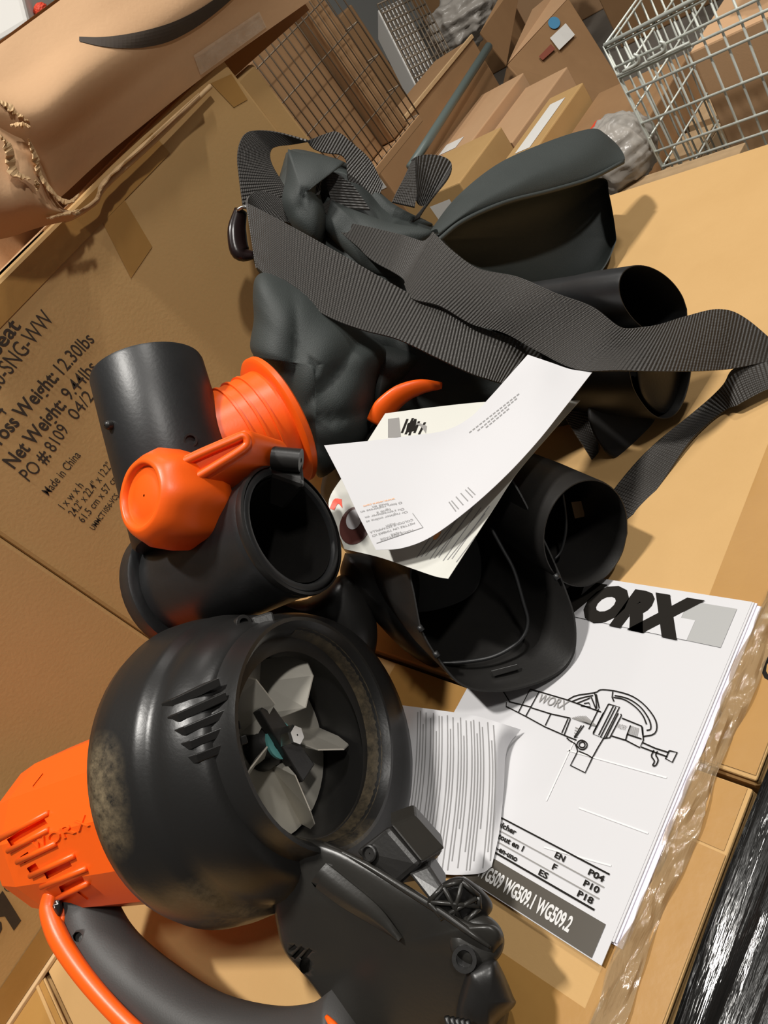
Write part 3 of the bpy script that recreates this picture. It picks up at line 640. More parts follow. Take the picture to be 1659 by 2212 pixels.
lathe('hub_nut', RC-AX*.034, AX, [(0, .0085), (.016, .0085), (.018, .0072), (.018, .0008)], M_steel, hub, seg=6, smooth=False)
e1 = nrm(C(695, 1655, .56)-C(530, 1545, .57)); e1 = nrm(e1-AX*(e1@AX)); e2 = np.cross(AX, e1); c0 = RC-AX*.036
box8('hub_bar', [c0+e1*a+e2*b+AX*h for h in (0, .008) for a, b in ((-.032, -.007), (.034, -.010), (.034, .010), (-.032, .007))], M_inner, hub, bevel=.001)
# grille fins on the housing
for k in range(5):
    f = k/4; a = np.array([448+f*58, 1482+f*122]); b = np.array([362+f*52, 1524+f*118])
    d0, d1 = .553+.004*f, .572-.004*f; up = AX*.011
    w = nrm(cv(.25, .95, .1))*.0030
    p, q = hs_at(*a), hs_at(*b)
    p = p+AX*.013; q = q+AX*.005
    box8('grille_fin', [p-w, q-w, q+w, p+w, p-w-up*2.2, q-w-up, q+w-up, p+w-up*2.2], M_black, bl, bevel=.0006)
pbox('grille_frame', [C(452, 1468, .548), C(502, 1452, .544), C(514, 1612, .540), C(494, 1606, .542)], -AX*.02, M_body, bl, bevel=.002)
# screw boss at the top of the ring
lathe('screw_boss', C(527, 1346, .566), nrm(AX+cv(-.3, 0, -.25)), [(-.05, .0068), (0, .0068), (.001, .0060), (.001, .0038), (-.02, .0038)], M_black, bl, seg=20)
pbox('boss_bracket', [C(545, 1332, .570), C(590, 1318, .575), C(598, 1352, .570), C(560, 1368, .565)], -AX*.04, M_black, bl, bevel=.002)
# outlet duct going down to the right
duct_out = [(566, 1812), (640, 1806), (720, 1826), (800, 1866), (880, 1912), (960, 1962), (1020, 1992), (1070, 2000), (1088, 2030), (1070, 2070), (1085, 2120), (1100, 2180), (1075, 2250), (980, 2300), (860, 2320), (760, 2270), (705, 2172), (655, 2105), (612, 2052), (596, 1990), (580, 1900)]
ddep = lambda x, y: .535-.085*((x-566)/520.0)+.02*max(0, (y-1950)/300)
duct = inflate('outlet_duct', duct_out, ddep, .016, .085, M_body, bl, K=14, n=110, ctr=(800, 2050), power=.22)
bvd = bvh_of(duct)
rid = [(700, 1822), (790, 1868), (880, 1924), (960, 1975), (1020, 2018), (1060, 2046)]
tube('duct_seam', [hit(bvd, *p, .0005) for p in rid], [.0012, .0022, .0024, .0022, .0012], M_body, duct, seg=8, n=30)
V = [hit(bvd, *p, .001) for p in [(568, 1814), (640, 1836), (700, 1868), (760, 1914), (825, 1968), (866, 2026), (790, 1984), (720, 1942), (650, 1890), (600, 1846)]]
wedge_m = M_body
A = [(568, 1813), (640, 1832), (700, 1862), (760, 1908), (825, 1964), (867, 2027)]; B = [(568, 1815), (606, 1852), (668, 1902), (735, 1952), (800, 1990), (867, 2029)]
rows = [[hit(bvd, *p, .0005) for p in A], [hit(bvd, (a[0]+b[0])/2-4, (a[1]+b[1])/2+2, .004) for a, b in zip(A, B)], [hit(bvd, *p, .0005) for p in B]]
sheet('raised_rib', rows, wedge_m, duct, nu=30, nv=9, thick=.0015)
cut(duct, [pocket(bvd, ell(620, 1880, 12, 18)), pocket(bvd, ell(660, 2086, 13, 18))]+[pocket(bvd, strip_quad((616+k*18, 2065+k*4), (639+k*16, 2043+k*4), 9), .007) for k in range(3)])
# switch box, lock and arm on the duct
sw = box8('interlock_box', [C(766, 1840, .500), C(838, 1784, .496), C(910, 1868, .478), C(856, 1914, .484), C(800, 1830, .540), C(896, 1762, .520), C(962, 1834, .505), C(905, 1905, .520)], M_black, bl, bevel=.0035)
pbox('interlock_side', [C(842, 1780, .4945), C(896, 1760, .508), C(962, 1834, .492), C(912, 1866, .4765)], cv(0, .0, .02), M_body, bl, bevel=.002)
sc = lathe('screw', C(797, 1844, .4935), cv(-.45, -.25, -.86), [(-.004, .0055), (.0005, .0055), (.001, .0045), (-.001, .004), (-.001, .0005)], M_inner, bl, seg=18)
pbox('lock_arm', [C(880, 1885, .483), C(925, 1868, .483), C(965, 1930, .468), C(930, 1950, .468)], cv(.1, .1, .99)*.03, M_black, bl, bevel=.002)
hexo = [(926, 1948), (958, 1914), (998, 1904), (1034, 1935), (1036, 1962), (1000, 1998), (975, 2006)]
lk = inflate('lock_block', [(922, 1950), (955, 1908), (1000, 1894), (1050, 1930), (1064, 1962), (1040, 1990), (985, 2016), (950, 1990)], lambda x, y: .478, .012, .04, M_black, bl, K=8, n=48, power=.2)
hx = [C(x, y, .4625) for x, y in hexo]
for i in range(len(hx)): tube('lock_rib', [hx[i], hx[(i+1) % len(hx)]], .0016, M_body, lk, seg=6)
for a, b in [((930, 1948), (1034, 1958)), ((958, 1916), (1000, 1996)), ((998, 1906), (974, 2003)), ((1030, 1940), (950, 1985))]: tube('lock_rib', [C(*a, .4620), C(*b, .4620)], .0015, M_body, lk, seg=6)
disc = inflate('lock_recess', [(940, 1950), (965, 1922), (998, 1914), (1026, 1940), (1026, 1958), (1000, 1988), (978, 1994)], lambda x, y: .4655, .0005, .004, M_inner, lk, K=5, n=30)
lathe('end_cap', C(1030, 2030, .458), cv(-.05, -.50, -.86), [(-.05, .0165), (-.004, .0165), (.001, .0150), (.0035, .010), (.004, .001)], M_body, bl, seg=40, flat=(1.05, .9))
lathe('pivot_hole', C(1003, 2072, .449), cv(-.15, -.35, -.92), [(-.004, .0075), (.001, .0075), (.001, .005), (-.004, .005), (-.004, .001)], M_inner, bl, seg=24)
inflate('outlet_stub', [(1010, 2088), (1062, 2068), (1082, 2090), (1108, 2150), (1112, 2172), (1070, 2215), (1050, 2260), (1000, 2250), (985, 2190)], lambda x, y: .462, .022, .04, M_black, bl, K=10, n=60, power=.3)
for k in range(5): tube('cord_ridge', [C(965+k*11, 2196+k*2, .438), C(975+k*11, 2240, .436)], .0018, M_black, bl, seg=6)
# motor housing
MC = FC-AX*.106+cv(-.004, .022, 0)
def mlathe(name, prof, m, parent, **k): return lathe(name, MC, -AX, prof, m, parent, **k)
mot = mlathe('motor_housing', [(0, .076), (.004, .0775), (.05, .077), (.11, .0755), (.185, .073), (.215, .068), (.224, .060), (.227, .010)], M_orange, bl, seg=12, smooth=False, ref=cv(.2, -1, 0), cap0=True, cap1=True, bevel=.0025)
bvm = bvh_of(mot)
# cooling slots, ribs and lettering on the motor
cut(mot, [pocket(bvm, strip_quad(a, b, w), .012) for a, b, w in [((20, 1822), (98, 1772), 20), ((48, 1858), (64, 1846), 16), ((62, 1882), (80, 1870), 15), ((98, 1892), (152, 1864), 16), ((130, 1922), (180, 1898), 14)]]
    +[pocket(bvm, strip_quad(a, b, 5), .003) for a, b in [((72, 1700), (94, 1672)), ((168, 1925), (190, 1942))]])
for a, b in [((0, 1812), (104, 1756)), ((18, 1838), (104, 1792)), ((38, 1862), (120, 1822)), ((66, 1892), (160, 1848)), ((90, 1916), (186, 1876)), ((126, 1940), (190, 1908))]:
    pa = hit(bvm, *a, .002); pb_ = hit(bvm, *b, .002)
    if pb_ is None: continue
    if pa is None: pa = C(a[0], a[1], .69)
    tube('cooling_rib', [pa, pb_], [.0026, .0024], M_orange, mot, seg=8)
for i, ch in enumerate('WORX'):
    o = ptext(ch, (78+i*30, 1842-i*15), (104+i*30, 1828-i*15), (-9, -24), M_orange, mot, bvm, off=.0010, name='embossed_letter'); sm = o.modifiers.new('solid', 'SOLIDIFY'); sm.thickness = .0016; sm.offset = 0
lathe('motor_end_grille', MC-AX*.222, -AX, [(0, .056), (.004, .050), (.006, .001)], M_inner, mot, seg=24)
# handle
hp = [C(190, 1930, .650), C(200, 1990, .640), C(250, 2070, .615), (C(340, 2150, .588)), C(450, 2222, .560), C(590, 2262, .535), C(700, 2255, .515), C(770, 2215, .505)]
hd = tube('handle_grip', hp, [.024, .0255, .0255, .0255, .026, .027, .028, .030], M_grey, bl, seg=20, n=50, sq=(1, .92))
op = [C(112, 1925, .635), C(106, 1965, .630), C(124, 2020, .618), C(160, 2080, .600), C(215, 2150, .580), C(285, 2222, .560), C(380, 2300, .540)]
tube('handle_trim', op, [.006, .0075, .008, .0072, .0065, .006, .006], M_orange, bl, seg=12, n=40, sq=(1, 1.25))
tube('handle_trim', [C(146, 1945, .634), C(138, 1975, .628), C(128, 2005, .620)], [.003, .004, .003], M_orange, bl, seg=8, n=12)
tube('handle_trim', [C(705, 2196, .487), C(722, 2218, .480), C(735, 2240, .478)], [.0015, .003, .003], M_orange, bl, seg=8, n=8)
bs = inflate('switch_button', [(112, 1958), (124, 1936), (134, 1950), (134, 1975), (124, 1990)], lambda x, y: .627, .006, .01, M_inner, bl, K=6, n=24)
ptext('N', (117, 1962), (126, 1952), (-4, -7), M_wht, bs, bvh_of(bs), bold=.03, name='printed_letter')
cut(hd, [pocket(bvh_of(hd), ell(168, 2024, 10, 11), .008)])

# ================================================================== TUBE ELBOW WITH SELECTOR LEVER
AE = nrm(cv(.765, -.366, -.53))
EC = C(634, 1142, .620)
el = thing('tube_elbow', 'black plastic elbow tube with orange selector lever', 'tube', T(720, 1330, .02))
lathe('elbow_body', EC, AE, [(-.002, .0468), (-.06, .0462), (-.10, .045), (-.10, .002)], M_inner, el, seg=48)
eb = lathe('elbow_mouth', EC, AE, [(-.03, .0470), (-.004, .0475), (.001, .0490), (.002, .0520), (0, .0555), (-.005, .0572), (-.012, .0572), (-.018, .0560), (-.05, .0555), (-.09, .0550), (-.125, .0540), (-.150, .0500), (-.162, .0420), (-.166, .002)], M_tubebl, el, seg=64)
lathe('mouth_lip', EC, AE, [(-.006, .0574), (-.003, .0585), (.001, .0580), (.002, .056)], M_black, eb, seg=64)
# flange at the closed end
lathe('end_flange', EC-AE*.150, AE, [(-.012, .002), (-.012, .058), (-.009, .061), (.004, .061), (.006, .058), (.006, .05)], M_tubebl, el, seg=48)
BX = nrm(cv(-.31, -.92, .20)); UT = C(318, 800, .690)
up = lathe('upper_tube', UT, BX, [(-.165, .001), (-.165, .0500), (-.162, .0525), (-.05, .0525), (-.003, .0520), (0, .0510), (0, .0490), (-.05, .0485), (-.06, .002)], M_tubebl, el, seg=56)
bvu = bvh_of(up)
lathe('locking_pin', hit(bvu, 241, 918, -.001), cv(-.6, .15, -.78), [(-.004, .0045), (.004, .0042), (.006, .003), (.0065, .0005)], M_black, up, seg=14)
lathe('locking_hole', hit(bvu, 411, 951, .0), cv(.35, .0, -.93), [(-.003, .0062), (.0015, .0060), (.0015, .0042), (-.003, .0040), (-.003, .0003)], M_black, up, seg=18)
# latch bracket above the mouth
pbox('latch_bracket', [C(556, 1012, .625), C(596, 972, .630), C(655, 985, .625), C(662, 1050, .612)], -AE*.03+cv(0, .01, .02), M_black, el, bevel=.004)
lathe('latch_roll', C(600, 990, .620), nrm(cv(1, .1, -.1)), [(-.004, .002), (-.004, .010), (.020, .010), (.020, .002)], M_black, el, seg=24)
# orange knob and lever
KA = nrm(cv(-.64, -.10, -.76)); KC = C(308, 1070, .585)
kn = lathe('selector_knob', KC, KA, [(-.064, .030), (-.060, .036), (-.050, .0395), (-.030, .0410), (-.012, .0395), (-.003, .0345), (.002, .0300), (.0030, .0270), (.0020, .0252), (-.0020, .0240), (-.0030, .0195), (-.0015, .0165), (-.0012, .001)], M_orange, el, seg=64, rfun=lambda s, r, t: r*(1+.025*math.cos(8*t)*(1 if s < -.008 else .2)))
lev = [(366, 996), (430, 966), (500, 936), (529, 925), (544, 936), (548, 955), (534, 978), (470, 1022), (378, 1076), (345, 1060), (340, 1015)]
n_l = len(lev); LF = [C(x, y, .583+.012*((x-350)/200.0)) for x, y in lev]; LB = cv(.52, .12, .84)*.046
lv = mk('selector_lever', LF+[p+LB for p in LF], [tuple(range(n_l)), tuple(range(2*n_l-1, n_l-1, -1))]+[(i, i+n_l, (i+1) % n_l+n_l, (i+1) % n_l) for i in range(n_l)], M_orange, el, bevel=.005, seg=4, smooth=True)
rim_l = [(380, 1006), (440, 978), (505, 950), (525, 942), (534, 952), (526, 968), (470, 1004), (390, 1052)]
tube('lever_rib', [C(x, y, .5815+.012*((x-350)/200.0)) for x, y in rim_l], .0036, M_orange, lv, seg=10, n=40)

# ================================================================== COLLECTION BAG
bag = thing('collection_bag', 'dark grey fabric leaf collection bag with black webbing straps', 'bag', T(1000, 760, 0))
# orange collar
CA = nrm(cv(.80, -.46, .38)); CCn = C(603, 908, .735)
col = lathe('collar', CCn, CA, [(-.085, .050), (-.060, .0515), (-.006, .0545), (-.006, .0640), (-.004, .0665), (.001, .0665), (.003, .0640), (.004, .052)], M_orange, bag, seg=64)
for k in range(3): lathe('collar_rib', CCn-CA*(.022+.012*k), CA, [(-.0012, .0535-.0006*k), (-.0012, .0555-.0006*k), (.0012, .0555-.0006*k), (.0012, .0535-.0006*k)], M_orange, col, seg=48)
# second orange clip deep under the card
tube('collar_clip', [C(812, 915, .80), C(832, 882, .795), C(866, 852, .79), C(908, 836, .79), C(954, 833, .795)], [.012, .014, .012, .009, .004], M_orange, bag, seg=12, n=30, sq=(1, .5))
foldn = lambda x, y, t: (lambda a, r: .16*abs(math.sin(5*a+.004*r))**.7*min(1, r/140.0)-.08+.03*math.sin(.05*x+.03*y))(math.atan2(y-915, x-610), math.hypot(y-915, x-610))
neck = [(548, 770), (540, 745), (548, 690), (546, 640), (552, 600), (580, 590), (650, 620), (720, 670), (790, 720), (835, 760), (815, 820), (806, 880), (790, 950), (740, 1000), (690, 1032), (676, 985), (655, 910), (620, 840), (585, 795)]
inflate('bag_neck', neck, lambda x, y: .80+.03*((x-600)/250.0), .052, .06, M_fabric, bag, K=18, n=120, fold=foldn, ctr=(680, 790), power=.42)
fold2 = lambda x, y, t: .12*abs(math.sin(x*.018+y*.030))+.10*abs(math.sin(-x*.03+y*.018+2))+.03*math.sin(x*.07+y*.03)
bodyo = [(618, 330), (640, 322), (700, 335), (760, 360), (840, 440), (930, 482), (1000, 560), (1110, 600), (1230, 640), (1290, 690), (1300, 800), (1260, 900), (1150, 930), (1000, 930), (880, 900), (800, 880), (740, 800), (650, 650), (560, 590), (548, 520), (575, 440), (600, 390)]
inflate('bag_body', bodyo, lambda x, y: .93-.02*((x-600)/700.0)-.00022*max(0, y-640), .05, .03, M_fabric, bag, K=20, n=140, fold=fold2, ctr=(860, 680), power=.45)
# little upright fabric peak and folds in front of it
inflate('bag_fold', [(622, 322), (650, 330), (700, 338), (745, 352), (700, 372), (690, 410), (705, 470), (690, 530), (640, 500), (610, 440), (618, 380)], lambda x, y: .868, .028, .04, M_fabric, bag, K=10, n=60, fold=fold2, ctr=(655, 420))
inflate('bag_fold', [(800, 745), (850, 750), (905, 770), (880, 810), (835, 850), (812, 885), (800, 850), (790, 800)], lambda x, y: .845, .03, .04, M_fabric, bag, K=10, n=60, ctr=(830, 800))
inflate('bag_fold', [(700, 420), (760, 450), (840, 480), (935, 500), (900, 540), (860, 600), (800, 590), (740, 540), (690, 480)], lambda x, y: .872, .016, .04, M_fabric, bag, K=10, n=60, fold=fold2)
# end pocket: soft lid above, dark hollow side below
rows = [[C(925, 505, .880), C(990, 425, .915), C(1080, 350, .955), (C(1180, 305, .99)), C(1275, 280, 1.02), C(1310, 292, 1.03)],
        [C(935, 500, .868), C(1010, 425, .900), C(1100, 365, .935), C(1200, 325, .970), C(1290, 300, 1.00), C(1335, 312, 1.015)],
        [C(945, 498, .858), C(1040, 430, .885), C(1130, 385, .915), C(1215, 358, .950), C(1290, 335, .98), C(1348, 330, 1.00)],
        [C(948, 508, .852), C(1000, 474, .870), C(1090, 434, .900), C(1190, 408, .935), C(1275, 382, .965), C(1351, 345, .995)],
        [C(952, 520, .864), C(1002, 482, .888), C(1090, 442, .915), C(1190, 416, .950), C(1275, 390, .98), C(1345, 352, 1.01)]]
sheet('pocket_lid', rows, M_fabric, bag, nu=48, nv=24, thick=.004, disp=lambda u, v: .0015*math.sin(9*u+4*v))
inflate('pocket_side', [(948, 515), (1000, 472), (1095, 438), (1200, 410), (1300, 384), (1316, 420), (1330, 500), (1328, 530), (1300, 585), (1250, 612), (1150, 610), (1050, 590), (980, 560)], lambda x, y: .905+.10*((x-948)/380.0), -.065, .13, M_fabric, bag, K=12, n=90, power=.35)
tube('lid_seam', [C(946, 520, .852), C(1000, 478, .868), C(1090, 438, .898), C(1190, 412, .933), C(1275, 386, .963), C(1346, 350, .993)], .0028, M_fabric, bag, seg=8, n=40)
# webbing
strap('strap', [(535, 439, .815), (600, 474, .800), (700, 529, .785), (800, 586, .775), (900, 640, .770), (979, 671, .768), (1060, 716, .772), (1129, 738, .776), (1218, 799, .780), (1290, 850, .79)],
      [(556, 577, .808), (600, 615, .792), (680, 668, .776), (760, 704, .764), (850, 728, .756), (951, 777, .752), (1035, 816, .752), (1079, 826, .756), (1140, 850, .765), (1220, 890, .78)], bag, n=90, wave=.002)
strap('strap', [(535, 439, .815), (538, 425, .835), (555, 412, .850), (585, 418, .862), (630, 440, .872)], [(556, 577, .808), (575, 520, .842), (610, 480, .862), (640, 490, .872), (680, 510, .880)], bag, n=30)
strap('strap', [(935, 500, .800), (979, 544, .785), (1035, 583, .772), (1118, 599, .748), (1201, 633, .712), (1278, 663, .688), (1346, 710, .670), (1417, 702, .672), (1481, 683, .680), (1552, 669, .690), (1610, 690, .695), (1700, 765, .69)],
      [(874, 616, .782), (890, 645, .770), (951, 660, .762), (1020, 700, .760), (1090, 721, .755), (1160, 758, .735), (1246, 798, .700), (1346, 802, .670), (1440, 803, .668), (1530, 800, .680), (1588, 794, .688), (1700, 770, .69)], bag, n=110, wave=.002)
strap('strap', [(935, 500, .800), (915, 520, .815), (880, 510, .835), (840, 500, .845), (790, 488, .852), (752, 477, .858), (715, 430, .862)], [(874, 616, .782), (872, 604, .808), (850, 588, .830), (802, 561, .842), (770, 530, .850), (735, 500, .858), (691, 444, .862)], bag, n=60)
strap('strap', [(1700, 765, .69), (1640, 785, .694), (1588, 794, .698), (1560, 832, .708), (1516, 873, .732), (1437, 937, .738), (1377, 996, .738), (1326, 1060, .735), (1300, 1100, .732)],
      [(1700, 830, .68), (1659, 840, .684), (1616, 861, .690), (1585, 878, .698), (1556, 893, .716), (1496, 949, .716), (1437, 1032, .712), (1397, 1084, .708), (1345, 1125, .708)], bag, n=80, wave=.0015)
strap('strap', [(1200, 850, .80), (1226, 909, .80), (1278, 992, .795), (1286, 1034, .80)], [(1250, 830, .80), (1286, 929, .80), (1294, 996, .795), (1292, 1036, .80)], bag, n=30)
# loops at the top
strap('strap', [(526, 450, .845), (517, 380, .850), (514, 330, .855), (526, 293, .862), (550, 282, .87), (600, 287, .875), (663, 306, .878)], [(625, 420, .880), (605, 385, .880), (588, 355, .882), (584, 332, .884), (594, 318, .886), (630, 313, .886), (665, 307, .880)], bag, n=50)
strap('strap', [(663, 305, .878), (700, 290, .885), (730, 285, .888), (765, 312, .892), (800, 345, .896), (828, 400, .90)], [(665, 308, .880), (680, 322, .884), (705, 330, .888), (745, 340, .890), (755, 400, .892), (800, 470, .895)], bag, n=40)
strap('strap', [(655, 375, .852), (665, 362, .850), (690, 362, .850), (710, 365, .856), (705, 395, .862), (720, 450, .868)], [(672, 418, .846), (690, 420, .846), (695, 395, .850), (712, 372, .858), (760, 400, .866), (800, 455, .872)], bag, n=40)
strap('strap', [(888, 350, .885), (872, 385, .880), (856, 415, .876), (847, 436, .874)], [(897, 345, .887), (898, 385, .884), (900, 420, .880), (896, 447, .876)], bag, n=24)
strap('strap', [(890, 345, .886), (905, 336, .892), (935, 334, .90), (962, 340, .905), (976, 356, .908), (966, 384, .905), (930, 430, .90), (905, 470, .895)], [(897, 360, .889), (900, 420, .893), (905, 440, .90), (915, 445, .905), (925, 440, .908), (905, 458, .905), (890, 475, .90), (870, 490, .895)], bag, n=40)
tube('strap_buckle', [C(520, 455, .855), C(512, 500, .853), (C(520, 545, .853)), C(548, 552, .855)], [.008, .012, .013, .006], M_buckle, bag, seg=12, n=20, sq=(1, .6))
tube('buckle_bar', [C(512, 455, .848), C(526, 447, .846), C(545, 452, .846)], .0022, M_steel, bag, seg=8, n=8)
# loop-shadow lining fabric behind the small loop
inflate('bag_fold', [(760, 400), (800, 400), (850, 440), (905, 470), (935, 485), (900, 495), (830, 480), (770, 450)], lambda x, y: .905, .01, .04, M_fabric, bag, K=6, n=40)

# ================================================================== TUBES
def outline_tube(name, outl, dep, back, m, parent, inset=.93, inlip=None, lipm=None, n=90, depth_in=.6, taper=1.0):
    """open moulded tube: rim outline in px with depth fn, walls run back along a vector"""
    P = np.array(cr(list(outl)+[outl[0]], n+1)[:-1])[:, :2]; rim = [C(p[0], p[1], dep(*p)) for p in P]; c = np.mean(rim, 0); back = np.array(back)
    lay = []
    def add(scale, b): lay.append([c+(p-c)*scale+back*b for p in rim])
    add(taper, 1.0); add(1.0, .25); add(1.0, .012); add(.992, .0); add(.972, .0); add(.965, .012); add(.962, depth_in*.5); add(.95, depth_in); add(.05, depth_in)
    V = [p for l in lay for p in l]; Fc = []
    for j in range(len(lay)-1):
        for i in range(n): Fc.append((j*n+i, j*n+(i+1) % n, (j+1)*n+(i+1) % n, (j+1)*n+i))
    Fc.append(tuple(range(n)))
    o = mk(name, V, Fc, m, parent, smooth=True); e = o.modifiers.new('split', 'EDGE_SPLIT'); e.split_angle = math.radians(40)
    return o, rim, c
vt = thing('vacuum_tube', 'black vacuum tube with wide rounded mouth and smaller round pipe beside it', 'tube', T(1080, 1440, .0))
wide = [(888, 1215), (884, 1245), (892, 1285), (902, 1340), (908, 1362), (925, 1395), (945, 1425), (968, 1456), (990, 1478), (1020, 1492), (1060, 1497), (1110, 1493), (1170, 1476), (1215, 1452), (1240, 1420), (1247, 1380), (1243, 1330), (1228, 1282), (1205, 1225), (1180, 1170), (1150, 1110), (1115, 1045), (1080, 1000), (1030, 980), (980, 1010), (930, 1090), (900, 1150)]
BKn = nrm(cv(-.42, -.32, .85)); wdep = plane_dep(T(1228, 1444, .009), BKn*np.array([1, 1, 0])+np.array([0, 0, -.72]))
BK = BKn*.26
wo, rim, wc = outline_tube('wide_mouth', wide, wdep, BK, M_black, vt, n=110, depth_in=.55, taper=.8)
# inner step rim
ri = [(952, 1432), (1000, 1430), (1060, 1420), (1105, 1398), (1132, 1372), (1140, 1340), (1130, 1300), (1110, 1232), (1085, 1185), (1060, 1140)]
tube('inner_step', [C(x, y, wdep(x, y)+.022) for x, y in ri], .0018, M_tubebl, wo, seg=6, n=50)
pbox('moulded_mark', [C(1060, 1449, wdep(1060, 1449)+.012), C(1118, 1434, wdep(1118, 1434)+.012), C(1122, 1446, wdep(1120, 1446)+.012), C(1066, 1462, wdep(1066, 1462)+.012)], cv(0, 0, .002), M_black, wo, bevel=.0005)
for q in [(908, 1358), (942, 1414), (1202, 1246), (1165, 1170)]: tube('rim_clip', [C(q[0]-3, q[1]-6, wdep(*q)-.001), C(q[0]+4, q[1]+5, wdep(*q)-.002)], [.0025, .003], M_tubebl, wo, seg=8)
rpd = plane_dep(T(1322, 1252, .009), BKn*np.array([1, 1, 0])+np.array([0, 0, -.12]))
circ = [(1265+92*math.cos(a)*math.cos(.12)-117*math.sin(a)*math.sin(.0)-12*math.sin(a), 1152+117*math.sin(a)) for a in np.linspace(0, 2*math.pi, 17)[:-1]]
ro, rim2, rc2 = outline_tube('round_pipe', circ, rpd, BK*.9, M_black, vt, n=72, depth_in=.6, taper=.9)
tube('inner_step', [C(x, y, rpd(x, y)+.05) for x, y in [(1215, 1062), (1222, 1110), (1222, 1150), (1212, 1190), (1198, 1208)]], .0014, M_tubebl, ro, seg=6, n=24)
pbox('inner_patch', [C(1234, 1085, .70), C(1256, 1082, .705), C(1268, 1115, .705), C(1242, 1120, .70)], cv(0, 0, .001), M_cardb, ro, bevel=0)  # small flat brown patch inside the round pipe

vt2 = thing('vacuum_tube', 'black vacuum tube lying behind the long strap near the pallet edge', 'tube', T(1400, 900, 0))
circ2 = [(1411+74*math.cos(a)+14*math.sin(a), 650+76*math.sin(a)+18*math.cos(a)) for a in np.linspace(0, 2*math.pi, 17)[:-1]]
BK2n = nrm(cv(-.60, -.20, .78)*1); d2 = plane_dep(T(1440, 930, .012), BK2n*np.array([1, 1, 0]))
BK2 = BK2n*np.array([1, 1, 0])*.20
r2, _, _ = outline_tube('round_pipe', circ2, d2, BK2, M_tubebl, vt2, n=72, depth_in=.7, taper=.75)
circ3 = [(1340+76*math.cos(a)+14*math.sin(a), 655+79*math.sin(a)+18*math.cos(a)) for a in np.linspace(0, 2*math.pi, 17)[:-1]]
tube('pipe_rib', [C(1222, 632, .765), C(1272, 616, .745)], .0022, M_tubebl, vt2, seg=8)
wide2 = [(1352, 760), (1358, 800), (1366, 835), (1380, 862), (1402, 890), (1425, 904), (1448, 903), (1468, 886), (1484, 850), (1494, 800), (1490, 765), (1475, 735), (1430, 715), (1375, 722)]
d3 = d2
w2, _, _ = outline_tube('wide_mouth', wide2, d3, BK2*.9, M_black, vt2, n=80, depth_in=.18, taper=.95)
inflate('mouth_floor', [(1372, 790), (1384, 850), (1410, 884), (1440, 894), (1466, 872), (1482, 810), (1470, 770), (1400, 760)], lambda x, y: d3(x, y)+.018, .004, .01, M_tubebl, vt2, K=6, n=40)  # added sheet standing for the lit inner floor of the far mouth
# flat black sheet: underside of the lower tube plus painted-in shadow beneath it
inflate('lower_tube_shade', [(1290, 830), (1360, 820), (1400, 890), (1440, 920), (1460, 930), (1440, 960), (1400, 1000), (1370, 1000), (1310, 980), (1270, 900)], lambda x, y: .775, .004, .012, M_black, vt2, K=8, n=48)

# a long tube hidden below the elbow that the pile leans on
inflate('tube_shell', [(745, 1195), (800, 1200), (900, 1235), (905, 1340), (950, 1430), (930, 1440), (868, 1400), (800, 1330), (760, 1290), (735, 1240)], lambda x, y: .745, .03, .08, M_black, vt, K=10, n=60, power=.4)
inflate('tube_shell', [(560, 1290), (660, 1295), (745, 1240), (800, 1300), (815, 1380), (790, 1440), (720, 1400), (640, 1360), (560, 1345)], lambda x, y: .735, .03, .08, M_black, vt, K=10, n=60, power=.4)

# ================================================================== BACKGROUND
def wire(a, b, r, m, parent): return tube('wire', [a, b], r, m, parent, seg=6, smooth=True)
# galvanised basket at the far right
by0 = 2.05
pa = WY(1308, 97, by0); pb2 = WY(1440, 385, by0); bx = (pa[0]+pb2[0])/2
bas = thing('wire_basket', 'galvanised wire mesh basket with folded rim and hinges', 'basket', (bx+.5, by0+.3, -1.1))
ztop = pa[2]; zbot = ztop-.62; W_, Dp = 1.0, .62
zs = [ztop, ztop-.012, WY(1322, 150, by0)[2], WY(1342, 168, by0)[2], WY(1357, 200, by0)[2], WY(1387, 266, by0)[2], WY(1415, 328, by0)[2], WY(1429, 361, by0)[2]]
zs += [zs[-1]-.05*k for k in range(1, 6)]
for i, z in enumerate(zs): wire((bx, by0, z), (bx+W_, by0, z), .0042 if i else .006, M_wire, bas)
for k in range(21): wire((bx+.05*k, by0+.004, ztop), (bx+.05*k, by0+.004, zbot), .0036, M_wire, bas)
for k in range(13): wire((bx-.003, by0+.05*k, ztop+.0), (bx-.003, by0+.05*k, zbot), .0034, M_wire, bas)
for z in [ztop, ztop-.012, ztop-.1, ztop-.2, ztop-.3, ztop-.4, ztop-.5]: wire((bx, by0, z), (bx, by0+Dp, z), .0036, M_wire, bas)
for z in [ztop, ztop-.1, ztop-.2, ztop-.3, ztop-.4, ztop-.5]: wire((bx, by0+Dp, z), (bx+W_, by0+Dp, z), .0036, M_wire, bas)
for k in range(21): wire((bx+.05*k, by0+Dp, ztop), (bx+.05*k, by0+Dp, zbot), .0034, M_wire, bas)
for k in range(10): wire((bx, by0+.06*k, zbot), (bx+W_, by0+.06*k, zbot), .0034, M_wire, bas)
for kx in (0.05, .13):
    tube('hinge', [(bx+kx-.03, by0-.006, ztop-.085), (bx+kx+.02, by0-.008, ztop-.08), (bx+kx+.03, by0-.008, ztop-.065), (bx+kx+.02, by0-.006, ztop-.055)], .0045, M_wire, bas, seg=8, n=14)
wire((bx+.0, by0-.006, ztop-.09), (bx+.22, by0-.006, ztop-.09), .0045, M_wire, bas)
for k in range(4): abox('basket_leg', (bx+(k % 2)*W_-.02, by0+(k//2)*Dp-.02, -1.1), (bx+(k % 2)*W_+.02, by0+(k//2)*Dp+.02, zbot+.01), M_wire, bas)
